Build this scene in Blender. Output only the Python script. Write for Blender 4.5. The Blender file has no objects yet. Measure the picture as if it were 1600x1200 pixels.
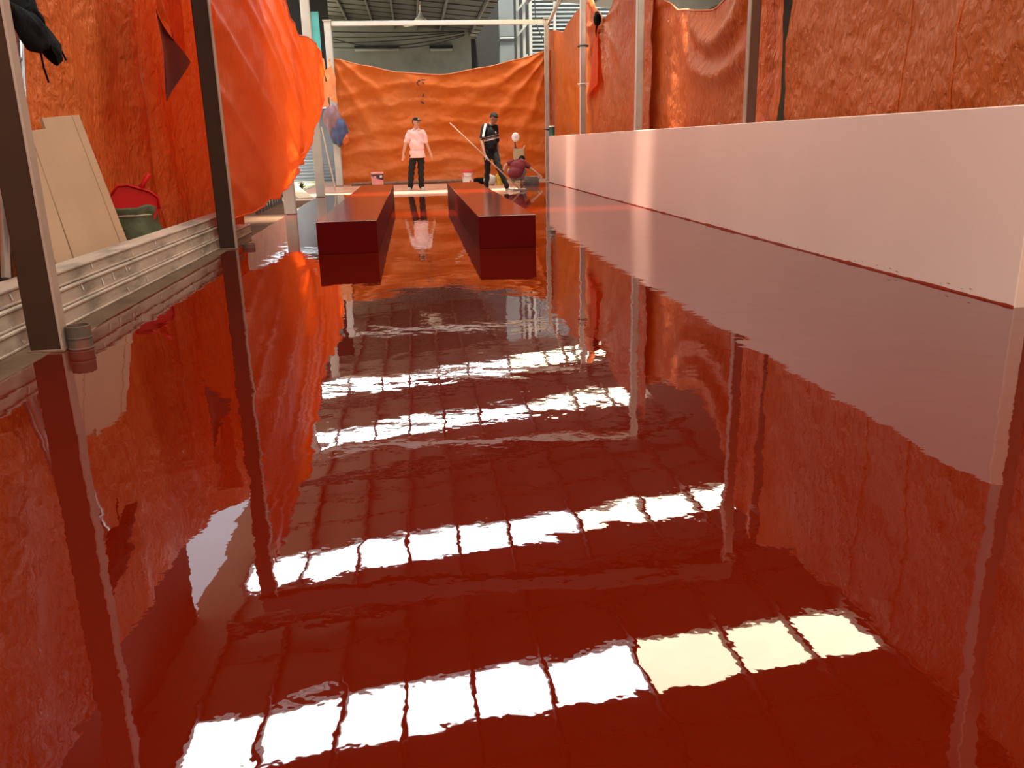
import bpy, bmesh, math, random
from mathutils import Vector, Matrix, noise

random.seed(7)
SC = bpy.context.scene
COL = SC.collection

# ------------------------------------------------------------------ camera
H = 1.03
R_ = Vector((0.9932064497, -0.1140414468, -0.0231408004))
U_ = Vector((0.0536963623, 0.2727319096, 0.9605904466))
W_ = Vector((0.1032358897, 0.9553072039, -0.2770027026))
cd = bpy.data.cameras.new('camera')
cd.sensor_width = 36.0
cd.lens = 36.0 * 1306.54 / 1600.0
cd.clip_start = 0.02
cd.clip_end = 500
cam = bpy.data.objects.new('camera', cd)
COL.objects.link(cam)
m = Matrix((R_, U_, -W_)).transposed().to_4x4()
m.translation = Vector((0, 0, H))
cam.matrix_world = m
SC.camera = cam

# ------------------------------------------------------------------ world, sun, exposure
SKY_STRENGTH = 2.2
SUN_STRENGTH = 42.0
PANE_L = 14.0           # radiance of the daylit fibreglass skylight sheets
SUN_DIR = Vector((0.07, 0.13, -1.0))
wd = bpy.data.worlds.new('overcast_sky')
SC.world = wd
wd.use_nodes = True
bg = wd.node_tree.nodes['Background']
bg.inputs[0].default_value = (0.86, 0.93, 1.0, 1)
bg.inputs[1].default_value = SKY_STRENGTH
sd = bpy.data.lights.new('sun', 'SUN')
sd.energy = SUN_STRENGTH
sd.angle = math.radians(8)
sd.color = (1.0, 0.93, 0.80)
sun = bpy.data.objects.new('sun', sd)
sun.rotation_euler = SUN_DIR.to_track_quat('-Z', 'Y').to_euler()
sun.location = (-6, 5, 14)
COL.objects.link(sun)
SC.view_settings.view_transform = 'Standard'
SC.view_settings.look = 'None'
SC.view_settings.gamma = 1.0
SC.view_settings.use_curve_mapping = False
SC.view_settings.exposure = 0.0
SC.cycles.max_bounces = 10
SC.cycles.diffuse_bounces = 5
SC.cycles.glossy_bounces = 4
SC.cycles.transmission_bounces = 6
SC.cycles.transparent_max_bounces = 8
SC.cycles.sample_clamp_indirect = 6.0
SC.cycles.use_denoising = True

# ------------------------------------------------------------------ materials
MAT = {}

def nodes_of(mt):
    mt.use_nodes = True
    nt = mt.node_tree
    return nt, nt.nodes, nt.links, nt.nodes['Principled BSDF']

def mat(name, col, rough=0.6, var=0.12, scale=6.0, bump=0.0, bscale=40.0, metal=0.0, stain=None,
        stain_scale=3.0, stain_amt=0.5, stretch=(1, 1, 1), spec=0.5):
    """plain procedural material: base colour with noise variation, optional stain colour and bump"""
    mt = bpy.data.materials.new(name)
    nt, N, L, P = nodes_of(mt)
    tc = N.new('ShaderNodeTexCoord')
    mp = N.new('ShaderNodeMapping')
    mp.inputs['Scale'].default_value = stretch
    L.new(tc.outputs['Object'], mp.inputs[0])
    nz = N.new('ShaderNodeTexNoise')
    nz.inputs['Scale'].default_value = scale
    nz.inputs['Detail'].default_value = 5
    L.new(mp.outputs[0], nz.inputs[0])
    rp = N.new('ShaderNodeValToRGB')
    lo = [c * (1 - var) for c in col]
    hi = [min(1, c * (1 + var)) for c in col]
    rp.color_ramp.elements[0].position = 0.3
    rp.color_ramp.elements[1].position = 0.7
    rp.color_ramp.elements[0].color = (*lo, 1)
    rp.color_ramp.elements[1].color = (*hi, 1)
    L.new(nz.outputs[0], rp.inputs[0])
    out = rp.outputs[0]
    if stain:
        n2 = N.new('ShaderNodeTexNoise')
        n2.inputs['Scale'].default_value = stain_scale
        n2.inputs['Detail'].default_value = 8
        n2.inputs['Roughness'].default_value = 0.65
        L.new(mp.outputs[0], n2.inputs[0])
        r2 = N.new('ShaderNodeValToRGB')
        r2.color_ramp.elements[0].position = 0.5
        r2.color_ramp.elements[1].position = 0.66
        r2.color_ramp.elements[0].color = (0, 0, 0, 1)
        r2.color_ramp.elements[1].color = (stain_amt,) * 3 + (1,)
        L.new(n2.outputs[0], r2.inputs[0])
        mx = N.new('ShaderNodeMix')
        mx.data_type = 'RGBA'
        L.new(r2.outputs[0], mx.inputs[0])
        L.new(out, mx.inputs[6])
        mx.inputs[7].default_value = (*stain, 1)
        out = mx.outputs[2]
    L.new(out, P.inputs['Base Color'])
    P.inputs['Roughness'].default_value = rough
    P.inputs['Metallic'].default_value = metal
    P.inputs['Specular IOR Level'].default_value = spec
    if bump:
        nb = N.new('ShaderNodeTexNoise')
        nb.inputs['Scale'].default_value = bscale
        nb.inputs['Detail'].default_value = 4
        L.new(mp.outputs[0], nb.inputs[0])
        bp = N.new('ShaderNodeBump')
        bp.inputs['Strength'].default_value = 1.0
        bp.inputs['Distance'].default_value = bump
        L.new(nb.outputs[0], bp.inputs['Height'])
        L.new(bp.outputs[0], P.inputs['Normal'])
    MAT[name] = mt
    return mt

def tarp_mat(name, col, fade, trans=0.35, fade_amt=0.45, crease=0.006, seam=None):
    """woven plastic sheet: crinkled, faded in cloudy patches, lets some daylight through"""
    mt = bpy.data.materials.new(name)
    nt, N, L, P = nodes_of(mt)
    out = N['Material Output']
    tc = N.new('ShaderNodeTexCoord')
    n1 = N.new('ShaderNodeTexNoise')
    n1.inputs['Scale'].default_value = 0.9
    n1.inputs['Detail'].default_value = 7
    n1.inputs['Roughness'].default_value = 0.62
    n1.inputs['Distortion'].default_value = 0.6
    L.new(tc.outputs['Object'], n1.inputs[0])
    r1 = N.new('ShaderNodeValToRGB')
    r1.color_ramp.elements[0].position = 0.42
    r1.color_ramp.elements[1].position = 0.72
    r1.color_ramp.elements[0].color = (0, 0, 0, 1)
    r1.color_ramp.elements[1].color = (fade_amt,) * 3 + (1,)
    L.new(n1.outputs[0], r1.inputs[0])
    mx = N.new('ShaderNodeMix')
    mx.data_type = 'RGBA'
    L.new(r1.outputs[0], mx.inputs[0])
    mx.inputs[6].default_value = (*col, 1)
    mx.inputs[7].default_value = (*fade, 1)
    # crinkles
    n2 = N.new('ShaderNodeTexNoise')
    n2.noise_type = 'RIDGED_MULTIFRACTAL'
    n2.inputs['Scale'].default_value = 3.6
    n2.inputs['Detail'].default_value = 5
    n2.inputs['Distortion'].default_value = 0.8
    L.new(tc.outputs['Object'], n2.inputs[0])
    n3 = N.new('ShaderNodeTexNoise')
    n3.inputs['Scale'].default_value = 13.0
    n3.inputs['Detail'].default_value = 4
    n3.inputs['Distortion'].default_value = 0.5
    mpc = N.new('ShaderNodeMapping')
    mpc.inputs['Scale'].default_value = (1.0, 1.3, 0.62)
    L.new(tc.outputs['Object'], mpc.inputs[0])
    L.new(mpc.outputs[0], n3.inputs[0])
    ad = N.new('ShaderNodeMath')
    ad.operation = 'MULTIPLY_ADD'
    L.new(n2.outputs[0], ad.inputs[0])
    ad.inputs[1].default_value = 0.45
    L.new(n3.outputs[0], ad.inputs[2])
    bp = N.new('ShaderNodeBump')
    bp.inputs['Strength'].default_value = 1.0
    bp.inputs['Distance'].default_value = crease
    L.new(ad.outputs[0], bp.inputs['Height'])
    L.new(mx.outputs[2], P.inputs['Base Color'])
    L.new(bp.outputs[0], P.inputs['Normal'])
    P.inputs['Roughness'].default_value = 0.42
    P.inputs['Specular IOR Level'].default_value = 0.25
    tr = N.new('ShaderNodeBsdfTranslucent')
    tr.inputs[0].default_value = (min(1, col[0] * 1.6), col[1] * 0.9, col[2] * 0.6, 1)
    L.new(bp.outputs[0], tr.inputs['Normal'])
    ms = N.new('ShaderNodeMixShader')
    ms.inputs[0].default_value = trans
    L.new(P.outputs[0], ms.inputs[1])
    L.new(tr.outputs[0], ms.inputs[2])
    L.new(ms.outputs[0], out.inputs[0])
    MAT[name] = mt
    return mt

def epoxy_mat(name, col, rough, wave, wscale, fine=0.0, stretch=(1, 1, 1), ior=1.65):
    """freshly poured glossy epoxy: level but faintly rippled"""
    mt = bpy.data.materials.new(name)
    nt, N, L, P = nodes_of(mt)
    tc = N.new('ShaderNodeTexCoord')
    mp = N.new('ShaderNodeMapping')
    mp.inputs['Scale'].default_value = stretch
    L.new(tc.outputs['Object'], mp.inputs[0])
    nc = N.new('ShaderNodeTexNoise')
    nc.inputs['Scale'].default_value = 0.7
    nc.inputs['Detail'].default_value = 3
    L.new(tc.outputs['Object'], nc.inputs[0])
    rp = N.new('ShaderNodeValToRGB')
    rp.color_ramp.elements[0].color = (col[0] * 0.92, col[1] * 0.9, col[2] * 0.9, 1)
    rp.color_ramp.elements[1].color = (col[0] * 1.08, col[1] * 1.1, col[2] * 1.1, 1)
    L.new(nc.outputs[0], rp.inputs[0])
    L.new(rp.outputs[0], P.inputs['Base Color'])
    P.inputs['Roughness'].default_value = rough
    P.inputs['IOR'].default_value = ior
    n1 = N.new('ShaderNodeTexNoise')
    n1.inputs['Scale'].default_value = wscale
    n1.inputs['Detail'].default_value = 2.0
    n1.inputs['Roughness'].default_value = 0.45
    n1.inputs['Distortion'].default_value = 0.4
    L.new(mp.outputs[0], n1.inputs[0])
    n2 = N.new('ShaderNodeTexNoise')
    n2.inputs['Scale'].default_value = wscale * 6
    n2.inputs['Detail'].default_value = 2
    L.new(mp.outputs[0], n2.inputs[0])
    ma = N.new('ShaderNodeMath')
    ma.operation = 'MULTIPLY_ADD'
    L.new(n2.outputs[0], ma.inputs[0])
    ma.inputs[1].default_value = fine
    L.new(n1.outputs[0], ma.inputs[2])
    bp = N.new('ShaderNodeBump')
    bp.inputs['Strength'].default_value = 1.0
    bp.inputs['Distance'].default_value = wave
    L.new(ma.outputs[0], bp.inputs['Height'])
    L.new(bp.outputs[0], P.inputs['Normal'])
    MAT[name] = mt
    return mt

def pane_mat(name, col, strength, clear):
    """daylit translucent roof sheet; the clearer ones let part of the sun through"""
    mt = bpy.data.materials.new(name)
    mt.use_nodes = True
    nt = mt.node_tree
    N, L = nt.nodes, nt.links
    for n in list(N):
        if n.type != 'OUTPUT_MATERIAL':
            N.remove(n)
    out = N['Material Output']
    tc = N.new('ShaderNodeTexCoord')
    nz = N.new('ShaderNodeTexNoise')
    nz.inputs['Scale'].default_value = 2.0
    L.new(tc.outputs['Object'], nz.inputs[0])
    rp = N.new('ShaderNodeValToRGB')
    rp.color_ramp.elements[0].color = (*[c * 0.8 for c in col], 1)
    rp.color_ramp.elements[1].color = (*col, 1)
    L.new(nz.outputs[0], rp.inputs[0])
    em = N.new('ShaderNodeEmission')
    em.inputs[1].default_value = strength
    L.new(rp.outputs[0], em.inputs[0])
    if clear > 0:
        tp = N.new('ShaderNodeBsdfTransparent')
        ms = N.new('ShaderNodeMixShader')
        ms.inputs[0].default_value = clear
        L.new(em.outputs[0], ms.inputs[1])
        L.new(tp.outputs[0], ms.inputs[2])
        L.new(ms.outputs[0], out.inputs[0])
    else:
        L.new(em.outputs[0], out.inputs[0])
    MAT[name] = mt
    return mt

RED = (0.073, 0.0028, 0.0002)
epoxy_mat('wet_red_epoxy', RED, 0.012, 0.0016, 3.2, 0.10)
epoxy_mat('red_plinth_paint', (0.12, 0.007, 0.001), 0.13, 0.0012, 4.0, 0.35, (1, 4, 1), 1.5)
epoxy_mat('red_plinth_side', (0.105, 0.0014, 0.0003), 0.5, 0.0008, 5.0, 0.2, (1, 1, 1), 1.15)
mat('primer_floor', (0.52, 0.27, 0.18), 0.35, 0.15, 2.0, stain=(0.35, 0.10, 0.06), stain_scale=1.2, stain_amt=0.6)
mat('concrete', (0.36, 0.32, 0.26), 0.85, 0.2, 3.0, bump=0.004, bscale=25, stain=(0.16, 0.13, 0.10), stain_scale=2.0)
mat('grimy_concrete', (0.125, 0.068, 0.040), 1.0, 0.25, 3.0, bump=0.004, bscale=25, stain=(0.06, 0.035, 0.022), stain_scale=2.0, spec=0.05)  # brown warmed to carry bounce from the red floor
mat('outdoor_ground', (0.27, 0.25, 0.16), 0.9, 0.2, 1.5, bump=0.01, bscale=12, stain=(0.12, 0.13, 0.06), stain_scale=1.3)
mat('wall_red_bounce', (0.78, 0.51, 0.41), 0.42, 0.03, 1.2, bump=0.0006, bscale=30)  # whitish wall; the red floor's bounce is put into its colour
mat('wall_dirt', (0.26, 0.10, 0.06), 0.8)
mat('red_smear', (0.30, 0.03, 0.015), 0.25, 0.3, 9.0)
mat('steel_paint', (0.40, 0.33, 0.28), 0.5, 0.15, 3.0, stain=(0.25, 0.16, 0.11), stain_scale=4.0, stain_amt=0.4)
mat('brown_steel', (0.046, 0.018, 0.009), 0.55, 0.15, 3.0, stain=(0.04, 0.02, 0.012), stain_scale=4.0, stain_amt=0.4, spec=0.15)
mat('lit_flange', (0.36, 0.22, 0.155), 0.55, 0.15, 3.0, stain=(0.24, 0.12, 0.07), stain_scale=4.0, stain_amt=0.5)  # paler colour for the post face that catches the room light
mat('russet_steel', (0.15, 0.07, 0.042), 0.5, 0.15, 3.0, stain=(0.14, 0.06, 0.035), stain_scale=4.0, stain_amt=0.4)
mat('shaded_roof', (0.05, 0.05, 0.046), 0.6, 0.1, 2.0)  # darker copy of the roof metal, shade of the unlit far end
mat('white_steel', (0.50, 0.45, 0.39), 0.45, 0.08, 3.0, stain=(0.4, 0.3, 0.24), stain_scale=3.0, stain_amt=0.4)
mat('dark_steel', (0.10, 0.09, 0.085), 0.6, 0.2, 4.0)
mat('rust', (0.16, 0.07, 0.04), 0.8, 0.4, 12.0)
mat('roof_metal', (0.20, 0.20, 0.19), 0.55, 0.1, 2.0)
mat('formwork', (0.44, 0.30, 0.215), 0.7, 0.2, 3.0, bump=0.002, bscale=30, stain=(0.17, 0.12, 0.085), stain_scale=4.0,
    stain_amt=0.85, stretch=(1, 0.4, 1.5))  # base colour warmed in place of red floor bounce
mat('splash', (0.62, 0.52, 0.44), 0.8)
mat('fibreboard', (0.50, 0.28, 0.155), 0.7, 0.06, 2.0)  # tan pushed warmer to stand for light off the red floor
mat('fibreboard_edge', (0.36, 0.20, 0.10), 0.8, 0.1, 20)
mat('aluminium', (0.55, 0.48, 0.45), 0.3, 0.1, 4.0, metal=0.85)
mat('dark_pipe', (0.16, 0.10, 0.08), 0.35, 0.2, 5.0, metal=0.5)
mat('black_cloth', (0.006, 0.005, 0.005), 0.9, 0.3, 10.0, bump=0.004, bscale=60, spec=0.12)
mat('navy_sheet', (0.035, 0.022, 0.035), 0.5, 0.2, 6.0, bump=0.004, bscale=30)
mat('sack_green', (0.095, 0.088, 0.042), 0.65, 0.3, 8.0, bump=0.006, bscale=35, spec=0.2)
mat('dustpan_red', (0.50, 0.005, 0.004), 0.5, 0.08, 4.0, spec=0.15)
mat('pvc_brown', (0.10, 0.062, 0.042), 0.6, 0.25, 10.0, spec=0.2, stain=(0.25, 0.03, 0.015), stain_scale=9, stain_amt=0.6)
mat('inside_dark', (0.03, 0.02, 0.015), 0.9)
mat('rope', (0.5, 0.36, 0.25), 0.8, 0.1, 30)
mat('backdrop_brown', (0.30, 0.095, 0.055), 0.85, 0.2, 2.0)
mat('plaster_grey', (0.20, 0.20, 0.165), 0.85, 0.1, 1.5, stain=(0.12, 0.12, 0.10), stain_scale=1.2, stain_amt=0.5)
mat('far_steel', (0.10, 0.115, 0.11), 0.55, 0.08, 2.0)
mat('far_cream', (0.27, 0.27, 0.235), 0.6, 0.06, 2.0)
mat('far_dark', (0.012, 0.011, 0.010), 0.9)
mat('far_brown', (0.07, 0.055, 0.04), 0.9)
mat('slat_metal', (0.34, 0.36, 0.34), 0.35, 0.05, 2.0, metal=0.35)
mat('cable_black', (0.02, 0.02, 0.018), 0.7)
mat('fan_white', (0.75, 0.72, 0.62), 0.4, 0.05)
mat('pale_pane', (0.72, 0.82, 0.85), 0.3, 0.05, 4)
mat('teal_pane', (0.12, 0.55, 0.55), 0.3, 0.1, 4)
mat('blue_sheet', (0.26, 0.31, 0.38), 0.5, 0.05, 2)
mat('mauve_cloth', (0.24, 0.12, 0.14), 0.8, 0.2, 6, bump=0.006, bscale=20)
mat('blue_cloth', (0.06, 0.075, 0.16), 0.8, 0.3, 6, bump=0.006, bscale=20)
mat('cream_plank', (0.62, 0.50, 0.34), 0.8, 0.1, 6)
mat('pail_pink', (0.75, 0.30, 0.29), 0.35, 0.12, 6)
mat('pail_white', (0.80, 0.72, 0.66), 0.35, 0.06, 6)
mat('pail_dark', (0.05, 0.02, 0.035), 0.4)
mat('pail_red', (0.60, 0.03, 0.03), 0.35, 0.1, 6)
mat('pail_yellow', (0.65, 0.42, 0.03), 0.4, 0.1, 6)
mat('bag_white', (0.55, 0.52, 0.50), 0.7, 0.15, 8, bump=0.004, bscale=30)
mat('carton', (0.45, 0.34, 0.20), 0.8, 0.08, 5)
mat('fan_disc', (0.82, 0.74, 0.72), 0.4, 0.05, 12)
mat('can_green', (0.02, 0.11, 0.085), 0.35, 0.1, 6)
mat('tray_grey', (0.34, 0.32, 0.28), 0.6, 0.15, 8)
mat('skin', (0.52, 0.27, 0.17), 0.55, 0.06, 8)
mat('skin_tan', (0.36, 0.17, 0.10), 0.55, 0.06, 8)
mat('hair', (0.016, 0.012, 0.010), 0.85, 0.3, 40, spec=0.15)
mat('cap_black', (0.010, 0.010, 0.010), 0.8, 0.2, 20, spec=0.2)
mat('shirt_pink', (0.74, 0.50, 0.47), 0.8, 0.08, 6, bump=0.01, bscale=9)
mat('trousers_black', (0.014, 0.014, 0.014), 0.8, 0.2, 6, bump=0.012, bscale=10, spec=0.2)
mat('trousers_grey', (0.20, 0.22, 0.24), 0.8, 0.2, 6, bump=0.01, bscale=10)
mat('shoe_grey', (0.34, 0.34, 0.27), 0.7, 0.15, 12)
mat('shirt_maroon', (0.16, 0.014, 0.020), 0.8, 0.15, 5, bump=0.01, bscale=9)
mat('stripe_white', (0.72, 0.62, 0.58), 0.7)
mat('eye_dark', (0.02, 0.015, 0.012), 0.3)
mat('lips', (0.38, 0.13, 0.10), 0.5)
mat('pole_wood', (0.62, 0.40, 0.25), 0.5, 0.1, 8)
ORANGE = (0.57, 0.112, 0.017)
FADED = (0.50, 0.20, 0.085)
tarp_mat('tarp_orange', ORANGE, FADED, 0.15, 0.40, 0.05)
tarp_mat('tarp_far', (0.52, 0.108, 0.010), (0.46, 0.185, 0.062), 0.15, 0.35, 0.014)
tarp_mat('tarp_red', (0.80, 0.115, 0.014), (0.80, 0.24, 0.09), 0.56, 0.35, 0.012)
tarp_mat('tarp_dusky', (0.68, 0.125, 0.021), (0.66, 0.20, 0.07), 0.10, 0.35, 0.05)
tarp_mat('tarp_pale', (0.66, 0.30, 0.14), (0.72, 0.45, 0.26), 0.35, 0.6, 0.006)
pane_mat('skylight_white', (0.95, 1.0, 0.98), PANE_L, 0.0)
pane_mat('skylight_cream', (1.0, 0.90, 0.62), PANE_L * 0.85, 0.0)
pane_mat('skylight_white_clear', (0.95, 1.0, 0.98), PANE_L * 2.3, 0.6)
pane_mat('skylight_cream_clear', (1.0, 0.90, 0.62), PANE_L * 2.0, 0.6)

def striped_shirt_mat():
    """black polo with printed pale chest bands (object-space height, printed cloth)"""
    mt = bpy.data.materials.new('shirt_black_bands')
    nt, N, L, P = nodes_of(mt)
    tc = N.new('ShaderNodeTexCoord')
    sp = N.new('ShaderNodeSeparateXYZ')
    L.new(tc.outputs['Object'], sp.inputs[0])
    ma = N.new('ShaderNodeMath')
    ma.operation = 'MULTIPLY_ADD'
    L.new(sp.outputs[0], ma.inputs[0])
    ma.inputs[1].default_value = -0.20
    L.new(sp.outputs[2], ma.inputs[2])
    rp = N.new('ShaderNodeValToRGB')
    cr = rp.color_ramp
    cr.interpolation = 'CONSTANT'
    blk, wht, pnk = (0.012, 0.010, 0.011, 1), (0.70, 0.58, 0.54, 1), (0.62, 0.36, 0.32, 1)
    cr.elements[0].position = 0
    cr.elements[0].color = blk
    cr.elements[1].position = 1.095 / 2
    cr.elements[1].color = wht
    for p, c in ((1.118, blk), (1.136, pnk), (1.146, blk), (1.172, wht), (1.182, blk)):
        e = cr.elements.new(p / 2)
        e.color = c
    hv = N.new('ShaderNodeMath')
    hv.operation = 'MULTIPLY'
    hv.inputs[1].default_value = 0.5
    L.new(ma.outputs[0], hv.inputs[0])
    L.new(hv.outputs[0], rp.inputs[0])
    L.new(rp.outputs[0], P.inputs['Base Color'])
    P.inputs['Roughness'].default_value = 0.85
    P.inputs['Specular IOR Level'].default_value = 0.15
    MAT['shirt_black_bands'] = mt
striped_shirt_mat()

# ------------------------------------------------------------------ helpers
def tag(o, label=None, cat=None, group=None, kind=None):
    if label: o['label'] = label
    if cat: o['category'] = cat
    if group: o['group'] = group
    if kind: o['kind'] = kind
    return o

def empty(name, loc=(0, 0, 0), rz=0.0, parent=None):
    o = bpy.data.objects.new(name, None)
    o.empty_display_size = 0.1
    o.location = loc
    o.rotation_euler = (0, 0, rz)
    COL.objects.link(o)
    if parent: o.parent = parent
    return o

def obj(name, me, material=None, parent=None, loc=None):
    o = bpy.data.objects.new(name, me)
    COL.objects.link(o)
    if material: 
        me.materials.clear()
        me.materials.append(MAT[material])
    if parent: o.parent = parent
    if loc is not None: o.location = loc
    return o

class MB:
    def __init__(s):
        s.v = []; s.f = []
    def add(s, vs, fs):
        k = len(s.v)
        s.v += [tuple(v) for v in vs]
        s.f += [tuple(i + k for i in f) for f in fs]
        return s
    def box(s, x0, x1, y0, y1, z0, z1):
        return s.add([(x0, y0, z0), (x1, y0, z0), (x1, y1, z0), (x0, y1, z0), (x0, y0, z1), (x1, y0, z1), (x1, y1, z1), (x0, y1, z1)],
                     [(0, 3, 2, 1), (4, 5, 6, 7), (0, 1, 5, 4), (1, 2, 6, 5), (2, 3, 7, 6), (3, 0, 4, 7)])
    def bar(s, a, b, w, h, up=(0, 0, 1)):
        """rectangular bar from a to b, w across, h along up"""
        a, b = Vector(a), Vector(b)
        d = (b - a).normalized()
        sd = d.cross(Vector(up))
        if sd.length < 1e-4: sd = d.cross(Vector((0, 1, 0)))
        sd.normalize()
        u = sd.cross(d).normalized()
        vs = []
        for p in (a, b):
            for sx, sz in ((-1, -1), (1, -1), (1, 1), (-1, 1)):
                vs.append(p + sd * (sx * w / 2) + u * (sz * h / 2))
        return s.add(vs, [(0, 1, 2, 3), (7, 6, 5, 4), (0, 4, 5, 1), (1, 5, 6, 2), (2, 6, 7, 3), (3, 7, 4, 0)])
    def tube(s, pts, rad, n=10, caps=True):
        pts = [Vector(p) for p in pts]
        if not isinstance(rad, (list, tuple)): rad = [rad] * len(pts)
        k = len(s.v)
        prev = None
        for i, p in enumerate(pts):
            d = (pts[min(i + 1, len(pts) - 1)] - pts[max(i - 1, 0)]).normalized()
            ref = prev if prev is not None else (Vector((0, 0, 1)) if abs(d.z) < 0.9 else Vector((1, 0, 0)))
            a = (ref - d * ref.dot(d)).normalized()
            prev = a
            b = d.cross(a)
            for j in range(n):
                t = 2 * math.pi * j / n
                s.v.append(tuple(p + (a * math.cos(t) + b * math.sin(t)) * rad[i]))
        for i in range(len(pts) - 1):
            for j in range(n):
                j2 = (j + 1) % n
                s.f.append((k + i * n + j, k + i * n + j2, k + (i + 1) * n + j2, k + (i + 1) * n + j))
        if caps:
            s.f.append(tuple(k + j for j in reversed(range(n))))
            s.f.append(tuple(k + (len(pts) - 1) * n + j for j in range(n)))
        return s
    def lathe(s, prof, n=24, c=(0, 0, 0), close=False):
        k = len(s.v)
        for r, z in prof:
            for j in range(n):
                t = 2 * math.pi * j / n
                s.v.append((c[0] + r * math.cos(t), c[1] + r * math.sin(t), c[2] + z))
        m_ = len(prof)
        for i in range(m_ - 1 + (1 if close else 0)):
            i2 = (i + 1) % m_
            for j in range(n):
                j2 = (j + 1) % n
                s.f.append((k + i * n + j, k + i * n + j2, k + i2 * n + j2, k + i2 * n + j))
        return s
    def ball(s, c, r, n=12, m_=8, rot=None):
        if not isinstance(r, (list, tuple)): r = (r, r, r)
        k = len(s.v)
        for i in range(m_ + 1):
            ph = math.pi * i / m_
            for j in range(n):
                t = 2 * math.pi * j / n
                q = Vector((r[0] * math.sin(ph) * math.cos(t), r[1] * math.sin(ph) * math.sin(t), -r[2] * math.cos(ph)))
                if rot: q = rot @ q
                s.v.append(tuple(q + Vector(c)))
        for i in range(m_):
            for j in range(n):
                j2 = (j + 1) % n
                s.f.append((k + i * n + j, k + i * n + j2, k + (i + 1) * n + j2, k + (i + 1) * n + j))
        return s
    def cap(s, a, b, ra, rb, n=12):
        """tapered capsule"""
        a, b = Vector(a), Vector(b)
        s.tube([a, a.lerp(b, .5), b], [ra, (ra + rb) / 2, rb], n)
        s.ball(a, ra, n, 8)
        s.ball(b, rb, n, 8)
        return s
    def mesh(s, name, smooth=False, bevel=0.0, merge=False):
        me = bpy.data.meshes.new(name)
        me.from_pydata(s.v, [], s.f)
        bm = bmesh.new()
        bm.from_mesh(me)
        if merge: bmesh.ops.remove_doubles(bm, verts=bm.verts, dist=1e-5)
        if bevel:
            bmesh.ops.bevel(bm, geom=list(bm.edges), offset=bevel, segments=1, affect='EDGES', profile=0.7)
        bmesh.ops.recalc_face_normals(bm, faces=bm.faces)
        bm.to_mesh(me)
        bm.free()
        if smooth:
            me.polygons.foreach_set('use_smooth', [True] * len(me.polygons))
        return me
    def build(s, name, material, parent=None, loc=None, smooth=False, bevel=0.0, merge=False):
        return obj(name, s.mesh(name, smooth, bevel, merge), material, parent, loc)

def remeshed(mb, name, material, parent, voxel=0.011, smooth_it=4):
    """one continuous skin grown round overlapping volumes"""
    me = mb.mesh(name)
    tmp = bpy.data.objects.new(name, me)
    COL.objects.link(tmp)
    md = tmp.modifiers.new('r', 'REMESH')
    md.mode = 'VOXEL'
    md.voxel_size = voxel
    if smooth_it:
        sm = tmp.modifiers.new('s', 'SMOOTH')
        sm.factor = 0.5
        sm.iterations = smooth_it
    dg = bpy.context.evaluated_depsgraph_get()
    ev = tmp.evaluated_get(dg)
    me2 = bpy.data.meshes.new_from_object(ev)
    bpy.data.objects.remove(tmp)
    me2.polygons.foreach_set('use_smooth', [True] * len(me2.polygons))
    return obj(name, me2, material, parent)

def sheet(name, nu, nv, fn, material, parent=None, wrap=False):
    vs, fs = [], []
    for j in range(nv + 1):
        for i in range(nu + 1):
            vs.append(tuple(fn(i / nu, j / nv)))
    for j in range(nv):
        for i in range(nu):
            a = j * (nu + 1) + i
            fs.append((a, a + 1, a + nu + 2, a + nu + 1))
    me = bpy.data.meshes.new(name)
    me.from_pydata(vs, [], fs)
    me.polygons.foreach_set('use_smooth', [True] * len(fs))
    return obj(name, me, material, parent)

def interp(pts, x):
    if x <= pts[0][0]: return pts[0][1]
    for (a, b), (c, d) in zip(pts, pts[1:]):
        if x <= c:
            t = (x - a) / (c - a)
            t2 = t * t * (3 - 2 * t)
            return b + (d - b) * (0.5 * t + 0.5 * t2)
    return pts[-1][1]

def fb(x, y, z=0.0, o=3):
    s, a, f = 0, 1, 1
    for _ in range(o):
        s += a * noise.noise((x * f, y * f, z + 7.3 * f))
        a *= 0.5; f *= 2.1
    return s

def ridge(t, sharp=3.0):
    """soft repeating pleat in [0,1]"""
    return (0.5 + 0.5 * math.cos(2 * math.pi * t)) ** sharp

# ================================================================== SETTING
BAYS = [4.66, 9.33, 14.1, 18.8, 23.8]
WX = 3.57               # face of the low pink wall

# ---- floor slab with poured coating
floor = MB().box(-2.75, 3.9, -5.0, 26.0, -0.16, -0.004).build('floor', 'primer_floor')
tag(floor, 'pale primed concrete floor slab showing at the far end', kind='structure')
def coat_edge():
    pts = []
    y = -5.0
    left = []
    while y < 17.9:
        left.append((-2.0 + 0.02 * fb(y * 1.7, 3.1) - 0.012 * max(0, y - 9) , y))
        y += 0.25
    far = []
    x = -2.1
    while x < 3.9:
        base = 17.95 if x < 2.2 else (17.95 + (x - 2.2) * 8.0 if x < 2.75 else 22.6)
        if x < -1.15: base = 19.6
        far.append((x, base + 0.12 * fb(x * 1.3, 8.8)))
        x += 0.15
    right = [(3.66, 22.5), (3.66, -5.0)]
    return left + far + right
ce = coat_edge()
bm = bmesh.new()
top = [bm.verts.new((x, y, 0.0)) for x, y in ce]
bot = [bm.verts.new((x, y, -0.004)) for x, y in ce]
f0 = bm.faces.new(top)
for i in range(len(top)):
    j = (i + 1) % len(top)
    bm.faces.new((top[i], bot[i], bot[j], top[j]))
bmesh.ops.triangulate(bm, faces=[f0])
bmesh.ops.recalc_face_normals(bm, faces=bm.faces)
me = bpy.data.meshes.new('epoxy_coating')
bm.to_mesh(me); bm.free()
tag(obj('epoxy_coating', me, 'wet_red_epoxy', floor), 'wet mirror-gloss red epoxy coating')

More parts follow.
